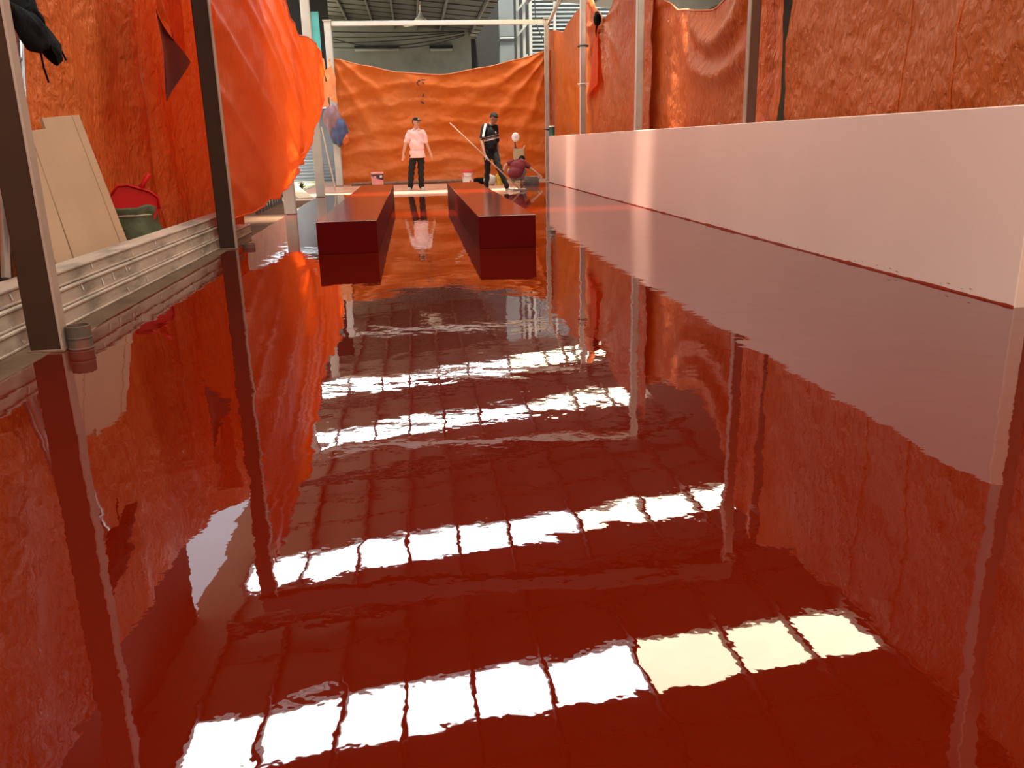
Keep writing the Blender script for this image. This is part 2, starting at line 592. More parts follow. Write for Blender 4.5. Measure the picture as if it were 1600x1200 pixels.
ground = MB().box(-30, -2.75, -5, 60, -0.2, -0.03).build('floor_outside', 'outdoor_ground')
tag(ground, 'pale sunlit ground outside the left posts', kind='structure')
kerb = MB().box(-2.75, -2.0, -5, 17.8, -0.1, -0.001).build('trim_1', 'grimy_concrete')
tag(kerb, 'dusty bare concrete strip along the left edge of the red floor', kind='structure')
back_slab = MB().box(-2.75, 9.0, 26.0, 60, -0.2, -0.02).build('floor_beyond', 'concrete')
tag(back_slab, 'concrete floor beyond the far orange sheet', kind='structure')
side_slab = MB().box(3.9, 9.0, -5, 26.0, -0.2, -0.02).build('floor_side', 'concrete')
tag(side_slab, 'concrete floor behind the low pink wall', kind='structure')

# ---- low pink wall
wall = MB().box(WX, WX + 0.10, 4.62, 22.62, -0.01, 1.176).build('wall_right', 'wall_red_bounce', bevel=0.006)
tag(wall, 'low smooth pale wall along the right side, red floor bounce put in its colour', kind='structure')
# smeared paint line at its foot
vs, fs = [], []
n = 260
for i in range(n + 1):
    y = 4.62 + (22.6 - 4.62) * i / n
    h = 0.010 + 0.012 * max(0, fb(y * 2.3, 1.7)) + 0.016 * max(0, noise.noise((y * 9, 4.2, 0)))
    vs += [(WX - 0.004, y, 0.0), (WX - 0.004, y, h)]
    if i: 
        k = 2 * i
        fs.append((k - 2, k, k + 1, k - 1))
me = bpy.data.meshes.new('paint_smear'); me.from_pydata(vs, [], fs)
tag(obj('paint_smear', me, 'red_smear', wall), 'ragged red paint line at the wall foot')
rnd = random.Random(3)
sm = MB()
for k in range(34):
    y = rnd.uniform(4.8, 12); z = rnd.uniform(0.0, 0.05)
    sm.add([(WX - 0.003, y, z), (WX - 0.003, y + rnd.uniform(.01, .05), z + .001), (WX - 0.003, y + rnd.uniform(.01, .03), z + rnd.uniform(.003, .008)), (WX - 0.003, y, z + .003)], [(0, 1, 2, 3)])
o = sm.build('dirt_specks', 'wall_dirt', wall); o['kind'] = 'stuff'
# chip of filler standing on the wall top
tag(MB().box(WX + 0.01, WX + 0.05, 9.86, 9.95, 1.17, 1.20).build('plaster_chip', 'primer_floor', wall, bevel=0.004), 'crumb of plaster on the wall top')

# ---- columns
def column(x0, x1, y0, y1, h, label, material='steel_paint', plate=True, grp='steel posts', side=1):
    t = empty('steel_post', ((x0 + x1) / 2, (y0 + y1) / 2, 0))
    a, b = (x1 - x0) / 2, (y1 - y0) / 2
    # rolled channel pair: body with a rib down the camera face
    mb = MB()
    mb.box(-a, a, -b, b, 0.0, h)
    mb.build('shaft', material, t, bevel=0.008)
    fa, fb_ = sorted((side * (a - 0.004), side * (a + 0.010)))
    MB().box(fa, fb_, -b - 0.006, b + 0.006, 0.001, h).build('flange', 'lit_flange' if material in ('brown_steel', 'russet_steel') else 'white_steel', t, bevel=0.003)
    if plate:
        MB().box(-a - .012, a + .014, -b - .012, b + .012, -0.002, 0.012).build('base_plate', 'rust', t, bevel=0.003)
    MB().box(-a - .03, a + .03, -b - .03, b + .03, h - 0.02, h).build('cap_plate', material, t, bevel=0.003)
    tag(t, label, 'post', grp)
    return t
LEFT_LBL = ['dark brown steel post in the left foreground beside the pipe stub',
            'dark steel post at the far end of the stacked boards, second from the left',
            'pale steel post under the hem of the billowing red tarp, left side',
            'pale grey post behind the tarp edge, beside the leaning plank',
            'pale post at the left top corner of the far orange sheet']
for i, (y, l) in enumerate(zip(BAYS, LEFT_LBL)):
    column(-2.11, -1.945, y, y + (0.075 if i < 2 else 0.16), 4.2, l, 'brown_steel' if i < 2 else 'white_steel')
RIGHT_LBL = ['steel post at the near end of the pink wall, right edge of the frame',
             'brown steel post above the pink wall, nearest one in full view',
             'steel post in the middle of the right tarp row',
             'thin steel post tied with a strap in the right tarp row',
             'grey post at the right top corner of the far orange sheet']
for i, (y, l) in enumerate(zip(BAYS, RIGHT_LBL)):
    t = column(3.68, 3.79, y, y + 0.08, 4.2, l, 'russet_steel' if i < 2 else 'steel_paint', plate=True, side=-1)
    if i == 3:
        MB().lathe([(0.115, 2.96), (0.122, 2.98), (0.115, 3.0)], 16).build('strap', 'cable_black', t)
        MB().lathe([(0.112, 2.20), (0.118, 2.215), (0.112, 2.23)], 16).build('strap', 'white_steel', t)
BEAM_LBL = {4.66: 'dark tie beam overhead nearest the camera', 9.33: 'dark tie beam overhead between the second pair of posts',
            14.1: 'white tie beam overhead above the red plinths', 18.8: 'white tie beam overhead near the standing workers',
            23.8: 'thin white crossbar above the far orange sheet'}
for y in BAYS:
    if y < 10:
        b = MB().box(-2.1, 3.82, y + .01, y + .17, 4.20, 4.42).build('tie_beam', 'brown_steel', bevel=0.006)
    else:
        b = MB().box(-1.925, 3.69, y + .03, y + .13, 4.06, 4.17).build('tie_beam', 'white_steel', bevel=0.006)
    tag(b, BEAM_LBL[y], 'beam', 'tie beams overhead')
b = MB().bar((3.77, 23.74, 4.05), (3.77, 20.6, 4.62), 0.07, 0.07).build('brace', 'white_steel')
tag(b, 'slanting white brace rising from the right end of the far crossbar', 'brace')

# ---- roof
ZR = lambda x: 5.6 - 0.10 * (x + 2.7)
RX0, RX1, RY0, RY1 = -3.6, 8.5, -5.0, 36.0
STRIPS = [(-1.9, 2.0, False), (2.25, 1.9, False), (8.55, 0.95, False), (12.65, 1.0, True), (18.95, 1.0, True), (23.2, 1.0, False)]  # first two are out of view, widened to brighten the near end
ceil = MB()
def roof_piece(mb, x0, x1, y0, y1, t=0.03):
    mb.add([(x0, y0, ZR(x0)), (x1, y0, ZR(x1)), (x1, y1, ZR(x1)), (x0, y1, ZR(x0)),
            (x0, y0, ZR(x0) + t), (x1, y0, ZR(x1) + t), (x1, y1, ZR(x1) + t), (x0, y1, ZR(x0) + t)],
           [(0, 3, 2, 1), (4, 5, 6, 7), (0, 1, 5, 4), (1, 2, 6, 5), (2, 3, 7, 6), (3, 0, 4, 7)])
    return mb
SX0, SX1 = -2.95, 5.2
ceil_root = roof_piece(roof_piece(MB(), RX0, SX0, 11.6, RY1), -4.1, SX0, RY0, 11.6).build('ceiling', 'roof_metal')
tag(ceil_root, 'dark sheet metal roof with daylit translucent strips', kind='structure')
roof_piece(MB(), SX1, RX1, RY0, 26.0).build('roof_sheet', 'roof_metal', ceil_root)
ys = RY0
for yc, w, clear in STRIPS + [(RY1 + 0.5, 1.0, False)]:
    y = ys
    while y < yc - w / 2 - 1e-6:              # sheets about a metre wide with lapped ribs
        y2 = min(y + 1.05, yc - w / 2)
        if yc - w / 2 - y2 < 0.3: y2 = yc - w / 2
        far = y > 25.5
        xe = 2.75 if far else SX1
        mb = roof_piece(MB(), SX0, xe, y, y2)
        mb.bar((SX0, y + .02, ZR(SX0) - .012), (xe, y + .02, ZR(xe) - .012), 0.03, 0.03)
        mb.build('roof_sheet', 'shaded_roof' if far else 'roof_metal', ceil_root)
        y = y2
    ys = yc + w / 2
PX = [-2.95, -2.1, -1.2, -0.42, 0.4, 1.25, 2.4, 3.5, 4.35, 5.2]
for yc, w, clear in STRIPS:
    for a, b in zip(PX, PX[1:]):
        nm = ('skylight_cream' if a > 2.3 else 'skylight_white') + ('_clear' if clear else '')
        w2 = w / 2 + .04
        mb = MB().add([(a, yc - w2, ZR(a) + .035), (b, yc - w2, ZR(b) + .035), (b, yc + w2, ZR(b) + .035), (a, yc + w2, ZR(a) + .035)], [(0, 3, 2, 1)])
        mb.build('skylight_pane', nm, ceil_root)
for x in PX:
    MB().bar((x, RY0, ZR(x) - .07), (x, RY1 if x < 2.7 else 26.0, ZR(x) - .07), 0.05, 0.12).build('purlin', 'dark_steel', ceil_root)
for y in (6.0, 10.6, 15.6, 20.9):
    tr = empty('roof_truss', (0, y, 0), parent=ceil_root)
    zt = lambda x: ZR(x) - 0.17
    MB().bar((SX0, 0, zt(SX0)), (SX1, 0, zt(SX1)), 0.07, 0.07).build('chord', 'dark_steel', tr)
    MB().bar((SX0, 0, zt(SX0) - .12), (SX1, 0, zt(SX1) - .32), 0.08, 0.08).build('chord', 'dark_steel', tr)
    zb = lambda x: zt(SX0) - .12 + (zt(SX1) - .32 - zt(SX0) + .12) * (x - SX0) / (SX1 - SX0)
    k = 0
    x = SX0
    while x < SX1 - .4:
        x2 = x + 0.83
        MB().bar((x, 0, zt(x) if k % 2 else zb(x)), (x2, 0, zb(x2) if k % 2 else zt(x2)), 0.035, 0.035).build('web', 'dark_steel', tr)
        x = x2; k += 1

# ---- surrounding building
wl = MB().box(-3.75, -3.6, -5, 11.6, -0.05, 5.68).build('wall_left', 'far_brown')  # unseen; added dark to keep backlight off the near left sheets
tag(wl, 'dark wall added behind the left hanging sheets', kind='structure')
wr = MB().box(8.4, 8.55, -5, 40, -0.05, 4.5).build('wall_outer_right', 'far_brown')
tag(wr, 'dark outer wall behind the right hanging sheets', kind='structure')
wb = MB().box(-3.75, 8.5, -5.1, -5.0, -0.05, 5.7).build('wall_front', 'far_brown')  # unseen; added so no daylight enters from behind
tag(wb, 'dark wall added behind the camera', kind='structure')
wk = MB().box(-2.95, 2.42, 34.0, 34.2, -0.05, 5.6).build('wall_back', 'plaster_grey')
tag(wk, 'dull grey plaster wall seen above the far orange sheet', kind='structure')
for a, b, z in ((-1.95, -0.28, 4.55), (0.85, 1.72, 4.53)):
    f = empty('tube_light', (a, 33.9, z))
    MB().box(0, b - a, -0.05, 0.09, 0.0, 0.09).build('housing', 'far_dark', f, bevel=0.006)
    MB().tube([(0.02, -0.04, -0.06), (b - a - 0.02, -0.04, -0.06)], 0.045, 10).build('tube', 'far_cream', f, smooth=True)
    tag(f, 'long dark tube light fitting on the grey far wall, ' + ('the longer one on the left' if a < 0 else 'the shorter one on the right'), 'light')
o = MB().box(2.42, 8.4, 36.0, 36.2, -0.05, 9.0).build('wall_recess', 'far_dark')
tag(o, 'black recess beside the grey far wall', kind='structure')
t = empty('far_column', (3.45, 30.6, 0))
MB().box(-0.28, 0.22, 0, .3, 0, 4.5).build('shaft', 'far_steel', t, bevel=0.01)
MB().box(-0.27, 0.22, .01, .29, 4.53, 9.0).build('shaft', 'far_steel', t, bevel=0.01)
MB().box(-0.30, 0.25, -.02, .32, 4.38, 4.45).build('collar', 'far_dark', t)
tag(t, 'broad blue-grey steel column right of the black recess', 'column')
t = empty('cream_frame', (4.0, 31.2, 0))
for x in (-.12, .10, .33):
    MB().box(x - .05, x + .05, 0, .1, 0, 9).build('upright', 'far_cream', t, bevel=0.006)
for z in (3.6, 4.6, 5.4):
    MB().bar((-.16, -.02, z), (.2, -.02, z + .4), 0.05, 0.06).build('bracket', 'far_cream', t)
tag(t, 'cream upright frame with slanted brackets between column and slatted wall', 'frame')
t = empty('wall_slatted', (4.4, 32.0, 0)); tag(t, 'slatted pale metal wall at the far right', kind='structure')
MB().box(0, 4.0, 0.12, .2, 0, 9.0).build('backing', 'far_steel', t)
slat = MB().add([(0, 0.12, 0), (4.0, 0.12, 0), (4.0, 0.0, .03), (0, 0.0, .03), (4.0, 0.0, .075), (0, 0.0, .075), (4, .12, .10), (0, .12, .10)],
                [(0, 1, 2, 3), (3, 2, 4, 5), (5, 4, 6, 7)]).mesh('slat')
z = 2.6
while z < 8.9:
    obj('slat', slat, 'slat_metal', t, (0, 0, z)); z += 0.135
MB().box(.86, .95, -.06, .02, 0, 9).build('stile', 'far_cream', t)
o = MB().box(-5.7, -5.5, 8, 38, -.03, 3.0).build('horizon_backdrop', 'backdrop_brown'); tag(o, 'dull reddish backdrop added outside beyond the left posts', kind='structure')  # added to block the white horizon in the floor's reflection
# left far corner: dark jamb with teal panes
t = empty('window_1', (-3.2, 27.0, 0)); tag(t, 'dark framed window with narrow teal panes at far left', kind='structure')
# origin x = -3.2
MB().box(-1.1, .95, 0, .15, 2.2, 2.6).build('frame', 'far_brown', t)
MB().box(-.30, .42, 0, .15, 2.6, 5.5).build('jamb', 'far_dark', t)
MB().box(.68, .95, 0, .15, 2.6, 5.5).build('jamb', 'far_dark', t)
MB().box(.42, .68, 0, .15, 4.86, 5.5).build('jamb', 'far_dark', t)
MB().box(.42, .68, .06, .09, 2.6, 4.86).build('pane', 'teal_pane', t)
MB().box(-1.1, -.30, .06, .09, 2.6, 5.3).build('pane', 'pale_pane', t)
MB().box(.42, .68, .02, .12, 3.6, 3.66).build('glazing_bar', 'far_dark', t)
# outdoor sheet-metal wall
t = MB().box(-3.9, -2.15, 27.9, 28.0, 0, 2.2)
for k in range(22):
    t.bar((-3.9, 27.88, .05 + k * .1), (-2.15, 27.88, .05 + k * .1), 0.03, 0.03)
o = t.build('wall_outside', 'blue_sheet'); tag(o, 'pale blue ribbed sheet wall outside beyond the left posts', kind='structure')

# ================================================================== BOXES
def plinth(x0, x1, y0, y1, h, label):
    t = empty('red_plinth', ((x0 + x1) / 2, (y0 + y1) / 2, 0))
    a, b = (x1 - x0) / 2, (y1 - y0) / 2
    MB().box(-a, a, -b, b, 0, h - 0.004).build('body', 'red_plinth_side', t, bevel=0.003)
    mb = MB().box(-a - .002, a + .002, -b - .002, b + .002, h - 0.012, h)
    mb.build('top_coat', 'red_plinth_paint', t, bevel=0.003)
    tag(t, label, 'plinth', 'long red plinths')
plinth(-0.99, -0.396, 8.57, 16.6, 0.32, 'long low red plinth on the left of the floor')
plinth(0.628, 1.207, 8.56, 16.5, 0.326, 'long low red plinth on the right of the floor')

# ================================================================== TARPS
def hem(name, pts, r, material, parent):
    return MB().tube(pts, r, 6).build(name, material, parent, smooth=True)

# far orange sheet, slung between the last posts
TOPB = [(-1.93, 3.27), (-1.1, 3.08), (-0.3, 2.915), (0.9, 2.83), (2.1, 3.01), (3.0, 3.2), (3.74, 3.40)]
def far_fn(u, v):
    x = -1.93 + 5.80 * u
    zt = interp(TOPB, x)
    zb = 0.025 + 0.02 * math.sin(u * 9)
    z = zb + (zt - zb) * v
    # drag folds fanning out from both upper corners
    aL = math.atan2(zt + .2 - z + (3.4 - zt), x + 2.1)
    aR = math.atan2(3.55 - z, 3.95 - x)
    dl = math.hypot(x + 2.0, 3.3 - z); dr = math.hypot(3.8 - x, 3.45 - z)
    y = 23.98 + 0.10 * math.sin(math.pi * v) * math.sin(math.pi * u)
    y -= 0.10 * ridge(aL * 2.6 + .2 * fb(x, z), 3) * math.exp(-dl / 2.2) * min(1, dl * 2)
    y -= 0.10 * ridge(aR * 3.1 + .3 + .2 * fb(x, z), 3) * math.exp(-dr / 2.0) * min(1, dr * 2)
    y -= 0.035 * ridge((z + .12 * (x - .9) ** 2 * .3) * 1.9 + .35 * fb(x * .5, z, 2), 2)
    y += 0.03 * fb(x * 1.2, z * 2.2, 5) + 0.012 * fb(x * 4, z * 7, 1)
    return (x, y, z)
t = sheet('far_tarp', 150, 90, far_fn, 'tarp_far')
tag(t, 'sagging orange sheet hung across the far end behind the workers', 'tarp')
hem('hem', [Vector(far_fn(i / 40, 1)) for i in range(41)], 0.014, 'tarp_pale', t)
# two ink scribbles printed on the sheet
for cx, cz, sd_ in ((0.28, 2.676, 1), (0.289, 2.22, 5)):
    rr = random.Random(sd_)
    for k in range(6):
        a = (cx + rr.uniform(-.08, .08), 23.70, cz + rr.uniform(-.07, .07))
        pts = []
        for q in range(4):
            a = (a[0] + rr.uniform(-.03, .05), 0, a[2] + rr.uniform(-.04, .03))
            u_, v_ = (a[0] + 1.93) / 5.80, None
            zt = interp(TOPB, a[0]); zb = 0.025 + 0.02 * math.sin(u_ * 9)
            P_ = far_fn(u_, (a[2] - zb) / (zt - zb))
            pts.append((P_[0], P_[1] - .006, P_[2]))
        MB().tube(pts, 0.012, 5).build('ink_stroke', 'navy_sheet', t)
# black roll of cloth and board lying at its foot
o = MB().tube([(-1.7, 23.75, .05), (-.2, 23.8, .045), (1.2, 23.78, .05), (2.3, 23.8, .04)], 0.045, 8).build('bottom_rail', 'rust')
tag(o, 'dark pipe lying on the floor along the foot of the far sheet', 'pipe')

# ---- right-hand row of tarps, behind the pink wall
def right_tarp(name, y0, y1, topc, label, material='tarp_orange', seed=0, x=3.92, folds=4.0, amp=.05, gather=None, zb=0.0, seams=(), shift=None, ring=None, nu=110, nv=80):
    def fn(u, v):
        y = y0 + (y1 - y0) * u
        zt = interp(topc, y)
        z = zb + (zt - zb) * v
        xx = x + amp * math.sin(u * math.pi * folds + seed) * (.4 + .6 * v)
        xx += 0.05 * fb(y * .9, z * .9, seed) + 0.018 * fb(y * 3, z * 3.5, seed + 3)
        if gather:
            gy, gz, gs = gather
            d = math.hypot(y - gy, z - gz)
            ang = math.atan2(z - gz, y - gy)
            xx -= gs * ridge(ang * 2.2 + seed, 3) * math.exp(-d / 1.1) * min(1, d * 3)
            k = math.exp(-(d / .55) ** 2)
            z += (gz - z) * .15 * k
        if ring:
            gy, gz, rr_, gs = ring
            d = math.hypot((y - gy) * .62, z - gz)
            if z < gz + .2: xx -= gs * math.exp(-((d - rr_) / .16) ** 2) * (1 - .4 * u) + .5 * gs * math.exp(-((d - rr_ - .42) / .14) ** 2) - .04
        yy = y
        if shift: yy = shift(y, z)
        return (max(xx, 3.80), yy, z)
    t = sheet(name, nu, nv, fn, material)
    tag(t, label, 'tarp', 'orange sheets above the pink wall')
    hem('hem', [Vector(fn(i / 40, 1)) for i in range(41)], 0.012, 'tarp_pale', t)
    for sy in seams:
        hem('seam', [Vector(fn((sy - y0) / (y1 - y0), .3 + .7 * i / 30)) - Vector((.004, 0, 0)) for i in range(31)], 0.006, 'tarp_dusky', t)
    return t
right_tarp('hanging_tarp', 18.95, 24.5, [(18.9, 4.0), (20.0, 3.93), (22.2, 3.66), (23.95, 3.90), (24.5, 3.95)],
           'orange sheet between the far corner post and the strapped post', 'tarp_far', 1, folds=3)
right_tarp('hanging_tarp', 14.2, 19.05, [(14.2, 3.9), (15.4, 3.7), (16.7, 3.55), (17.55, 3.42), (17.9, 3.38), (18.3, 3.62), (19.05, 4.02)],
           'orange sheet gathered to a black knot beside the strapped post', 'tarp_orange', 2, folds=2.5, gather=(17.9, 3.36, .16))
k = empty('black_knot', (3.84, 17.9, 3.36))
MB().ball((0, 0, 0.02), (.08, .12, .13)).ball((0, .05, .12), (.05, .07, .06)).build('wad', 'black_cloth', k, smooth=True)
MB().tube([(0, 0, -.05), (-.02, .05, -.2), (-.01, .02, -.32)], [.02, .015, .005], 6).build('tail', 'black_cloth', k)
tag(k, 'black rag knot tying up the top of the right orange sheet', 'knot')
o = sheet('tarp_pleat', 14, 40, lambda u, v: (3.86 - .05 * math.sin(math.pi * u), 17.93 + .95 * (1 - v) ** .8 * u, 1.9 + .25 * (1 - u) * (1 - v) + 1.42 * v * (1 - .17 * (1 - u) * (1 - v))), 'tarp_red')
tag(o, 'deep orange hanging pleat folded below the black knot', 'tarp')
right_tarp('hanging_tarp', 9.55, 15.0, [(9.5, 3.35), (10.3, 2.9), (11.6, 2.66), (13.0, 2.85), (14.3, 3.25), (15.0, 3.3)],
           'orange sheet with a pale sagging crescent between the two middle posts', 'tarp_orange', 4, folds=1.5, amp=.03, x=4.02, ring=(11.2, 2.85, .62, .17))
right_tarp('hanging_tarp', 8.95, 9.75, [(8.9, 3.7), (9.75, 3.5)],
           'narrow orange sheet strip beside the brown post, left of the dark gap', 'tarp_dusky', 5, folds=2.0, amp=.05, nu=40,
           shift=lambda y, z: y + .05 * (9.75 - y) / .8 * min(1, abs(z - 1.83) / .65))
right_tarp('hanging_tarp', 0.6, 8.92, [(0.6, 3.3), (4.3, 3.2), (6.2, 3.18), (7.9, 3.38), (8.92, 3.7)],
           'large crumpled orange sheet at the right, nearest the camera', 'tarp_orange', 6, folds=9.0, amp=.03, nu=260, nv=110, seams=(6.75, 5.95),
           shift=lambda y, z: y - .05 * max(0, (y - 8.2) / .72) * min(1, abs(z - 1.83) / .65))
# a green post and dark sheet seen through the gap
o = MB().box(4.05, 4.09, 8.80, 8.88, 0, 1.75).build('gap_stake', 'sack_green'); tag(o, 'grey-green stake seen in the gap between two right sheets', 'stake')
o = sheet('dark_sheet', 12, 20, lambda u, v: (4.2 + .03 * math.sin(u * 9), 8.4 + .9 * u, 3.6 * v), 'navy_sheet')
tag(o, 'dark sheet showing through the gap between two right sheets', 'tarp')

# ---- left near sheets (behind boards), dusky
def left_near(u, v):
    y = 2.6 + 8.2 * u
    z = 0.02 + 3.75 * v
    x = -3.14 + .07 * math.sin(y * 2.1 + .5 * math.sin(z * 1.3)) + .05 * math.sin(y * 5.2 + z * .6) + .07 * fb(y * .8, z * .5, 11) + .02 * fb(y * 3, z * 2, 12)
    x += .22 * math.exp(-((y - 10.6) / .35) ** 2) * (1 - .3 * v) - .12 * math.exp(-((y - 9.7) / .35) ** 2) + .10 * math.exp(-((y - 8.6) / .3) ** 2) * v
    return (x, y - .25 * max(0, (u - .9) / .1) * math.sin(v * 3), z)
t = sheet('left_tarp', 150, 70, left_near, 'tarp_dusky')
tag(t, 'dusky orange sheet hanging behind the leaning boards at left', 'tarp')
hem('hem', [Vector(left_near(1, i / 30)) for i in range(31)], 0.012, 'tarp_pale', t)
def left_mid(u, v):
    y = 9.9 + 1.65 * u ** .8
    z = 0.02 + 3.7 * v
    x = -3.30 + 1.06 * u ** 1.3 + .05 * math.sin(u * 16 + z) + .04 * fb(u * 3, z * .6, 21) + .02 * fb(u * 8, z * 3, 22)
    return (min(x, -2.16), y, z)
t = sheet('left_tarp', 90, 60, left_mid, 'tarp_dusky')
tag(t, 'inner dark orange sheet behind the second left post', 'tarp')
# turned-over corner with navy backing
fl = empty('folded_flap', (-2.51, 9.40, 1.884))
fl.scale = (.88, .88, .88)
PA, PB, PC, PD = Vector((0, -.10, .95)), Vector((.06, .95, 1.35)), Vector((.05, 1.15, .12)), Vector((.02, .04, -.42))
def flap_o(u, v):
    p = (PA.lerp(PB, u)).lerp(Vector((.02, .15, .55)).lerp(PC, u), 1 - v)
    return (p.x + .05 * math.sin(u * 6 + v * 2), p.y, p.z)
def flap_n(u, v):
    p = (Vector((.0, .10, .62)).lerp(PC, u)).lerp(PD, 1 - v)
    return (p.x + (.03 * math.sin(u * 5 + v * 3) + .01) * min(1, v * 2), p.y, p.z)
sheet('outer_face', 24, 24, flap_o, 'tarp_dusky', fl)
tag(sheet('turned_back', 24, 24, flap_n, 'navy_sheet', fl), 'navy underside of the folded corner')
tag(fl, 'folded sheet corner showing its navy underside beside the second left post', 'tarp')

# ---- billowing left tarp in front of the third post
BOT2 = [(9.42, .30), (10.2, .34), (11.8, .39), (13.35, .53), (15.55, .94), (18.0, 1.54), (19.7, 2.05)]
TOP2 = [(9.42, 3.75), (12.0, 3.65), (14.4, 3.25), (15.0, 3.02), (16.1, 2.93), (18.1, 3.08), (19.7, 2.95)]
def billow(u, v):
    y = 9.42 + 10.28 * u
    zb, zt = interp(BOT2, y), interp(TOP2, y)
    zb += .05 * fb(y * 1.6, 2)
    z = zb + (zt - zb) * v
    x = -1.86 + .16 * math.sin(math.pi * min(1, (y - 9.42) / 7)) * math.sin(math.pi * min(1, v * 1.1)) 
    x -= .10 * max(0, 1 - (y - 9.42) / 1.2) + .0
    # long sharp drag folds running down and away
    g = (y - 9.4) * .30 + (z - 3.6) * .62
    x += .055 * ridge(g * 1.15 + .12 * fb(y * .6, z * .6, 31), 9) * (.3 + .7 * v)
    x += .045 * ridge(g * 1.9 + .4 + .1 * fb(y * .6, z * .6, 32), 10) * (.3 + .7 * v)
    # pinch
    d = math.hypot((y - 14.3) * .5, z - .82)
    ang = math.atan2(z - .82, (y - 14.3) * .5)
    x += .10 * ridge(ang * 1.4 + .2, 4) * math.exp(-d / .5) * min(1, d * 4) - .13 * math.exp(-(d / .1) ** 2)
    x += .03 * fb(y * 1.1, z * 1.4, 33) + .010 * fb(y * 4, z * 5, 34)
    return (max(x, -1.955 if y > 9.7 else -2.05), y, z)
t = sheet('billowing_tarp', 190, 90, billow, 'tarp_red')
tag(t, 'bright orange-red tarp billowing into the room from the left posts', 'tarp')
hem('hem', [Vector(billow(i / 60, 1)) for i in range(61)], 0.014, 'tarp_pale', t)
hem('hem', [Vector(billow(i / 60, 0)) for i in range(61)], 0.010, 'tarp_red', t)
# slack end of it around post four
def slack(u, v):
    y = 19.75 + 3.3 * u
    zb = interp([(19.1, 1.55), (20.2, 1.9), (21.5, 2.2), (23.1, 2.1)], y)
    zt = interp([(19.1, 2.92), (20.0, 2.9), (21.1, 2.5), (21.6, 2.75), (23.1, 3.2)], y)
    z = zb + (zt - zb) * v
    x = -1.91 + .07 * math.sin(y * 5 + z * 3) + .05 * fb(y * 1.5, z * 2, 41)
    return (x, y, z)
t = sheet('slack_tarp', 60, 36, slack, 'tarp_pale')
tag(t, 'pale slack orange cloth bunched around the far left posts', 'tarp')

# blue and mauve bundle hung on the far left post
bd = empty('cloth_bundle', (-1.95, 23.60, 1.04))
def lump(c, r, seed, amp=.25):
    mb = MB().ball(c, r, 28, 20)
    c = Vector(c)
    mb.v = [tuple(c + (Vector(v) - c) * (1 + amp * fb(v[0] * 4, v[2] * 2.2 + v[1] * 3, seed) + .07 * math.sin(v[0] * 40 + seed))) for v in mb.v]
    return mb
lump((-.12, 0, .68), (.22, .2, .40), 3).build('mauve_cloth', 'mauve_cloth', bd, smooth=True)
lump((.04, -.02, .36), (.24, .2, .38), 7).build('blue_cloth', 'blue_cloth', bd, smooth=True)
lump((.20, -.06, .18), (.11, .12, .17), 9).build('orange_scrap', 'tarp_orange', bd, smooth=True)
tag(bd, 'bundle of mauve and blue cloth tied to the far left post', 'bundle')
o = MB().tube([(-2.10, 21.0, 1.5), (-2.0, 21.0, .75), (-1.885, 21.0, 0.0)], .016, 8).build('leaning_stick', 'rope')
tag(o, 'thin pale stick leaning below the cloth bundle', 'stick')

# ================================================================== LEFT CLUTTER
def long_board(xa, xb, y0, y1, z0, h, d, label, seed):
    """hollow formwork channel: face with returned lips, from (xa,y0) to (xb,y1)"""
    L_ = math.hypot(xb - xa, y1 - y0)
    t = empty('formwork_board', (xa, y0, z0), math.atan2(-(xb - xa), (y1 - y0)))
    mb = MB()
    mb.box(-d, 0, 0, L_, 0.004, h - .004)
    mb.build('body', 'formwork', t, bevel=0.006)
    MB().box(-.02, .008, -.002, L_ + .002, h - .016, h).build('lip', 'formwork', t, bevel=0.003)
    MB().box(-.02, .008, -.002, L_ + .002, 0, .014).build('lip', 'formwork', t, bevel=0.003)
    rr = random.Random(seed)
    sp = MB()
    for k in range(14):
        y = rr.uniform(.3, L_ - .3); z = rr.uniform(.0, h * .5)
        w = rr.uniform(.01, .03); hh = rr.uniform(.02, .06)
        sp.add([(.0045, y, z), (.0045, y + w, z + .005), (.0045, y + w * .7 - .02, z + hh), (.0045, y - .02, z + hh)], [(0, 1, 2, 3)])
    o = sp.build('splashes', 'splash', t); o['kind'] = 'stuff'
    tag(t, label, 'board', 'stacked formwork boards')
long_board(-2.22, -2.12, 2.8, 11.2, 0.0, .11, .22, 'lowest stained board of the stack along the left posts', 1)
long_board(-2.25, -2.15, 2.8, 10.4, .111, .11, .22, 'middle stained board of the stack along the left posts', 2)
long_board(-2.29, -2.19, 2.8, 10.95, .222, .095, .20, 'topmost stained board of the stack along the left posts', 3)

def lean_board(pts, th, label, groove=None):
    """rectangular panel given by its four face corners TL,TR,BR,BL"""
    TL, TR, BR, BL = [Vector(p) for p in pts]
    c = (BL + BR) / 2
    t = empty('fibreboard_sheet', c)
    nrm = (TR - TL).cross(BL - TL).normalized()
    if nrm.x < 0: nrm = -nrm
    fr = [p - c for p in (TL, TR, BR, BL)]
    bk = [p - nrm * th for p in fr]
    mb = MB().add(fr + bk, [(0, 1, 2, 3), (7, 6, 5, 4), (0, 4, 5, 1), (1, 5, 6, 2), (2, 6, 7, 3), (3, 7, 4, 0)])
    mb.build('panel', 'fibreboard', t, bevel=0.003)
    # paper edge along one side, plus fold score
    a, b = fr[0] + nrm * .0015, fr[3] + nrm * .0015
    MB().bar(a, b, .012, .006, nrm).build('edge_strip', 'fibreboard_edge', t)
    if groove:
        a, b = fr[0].lerp(fr[1], groove) + nrm * .001, fr[3].lerp(fr[2], groove) + nrm * .001
        MB().bar(a, b, .006, .004, nrm).build('score_line', 'fibreboard_edge', t)
    tag(t, label, 'panel', 'tan panels leaning at the left')
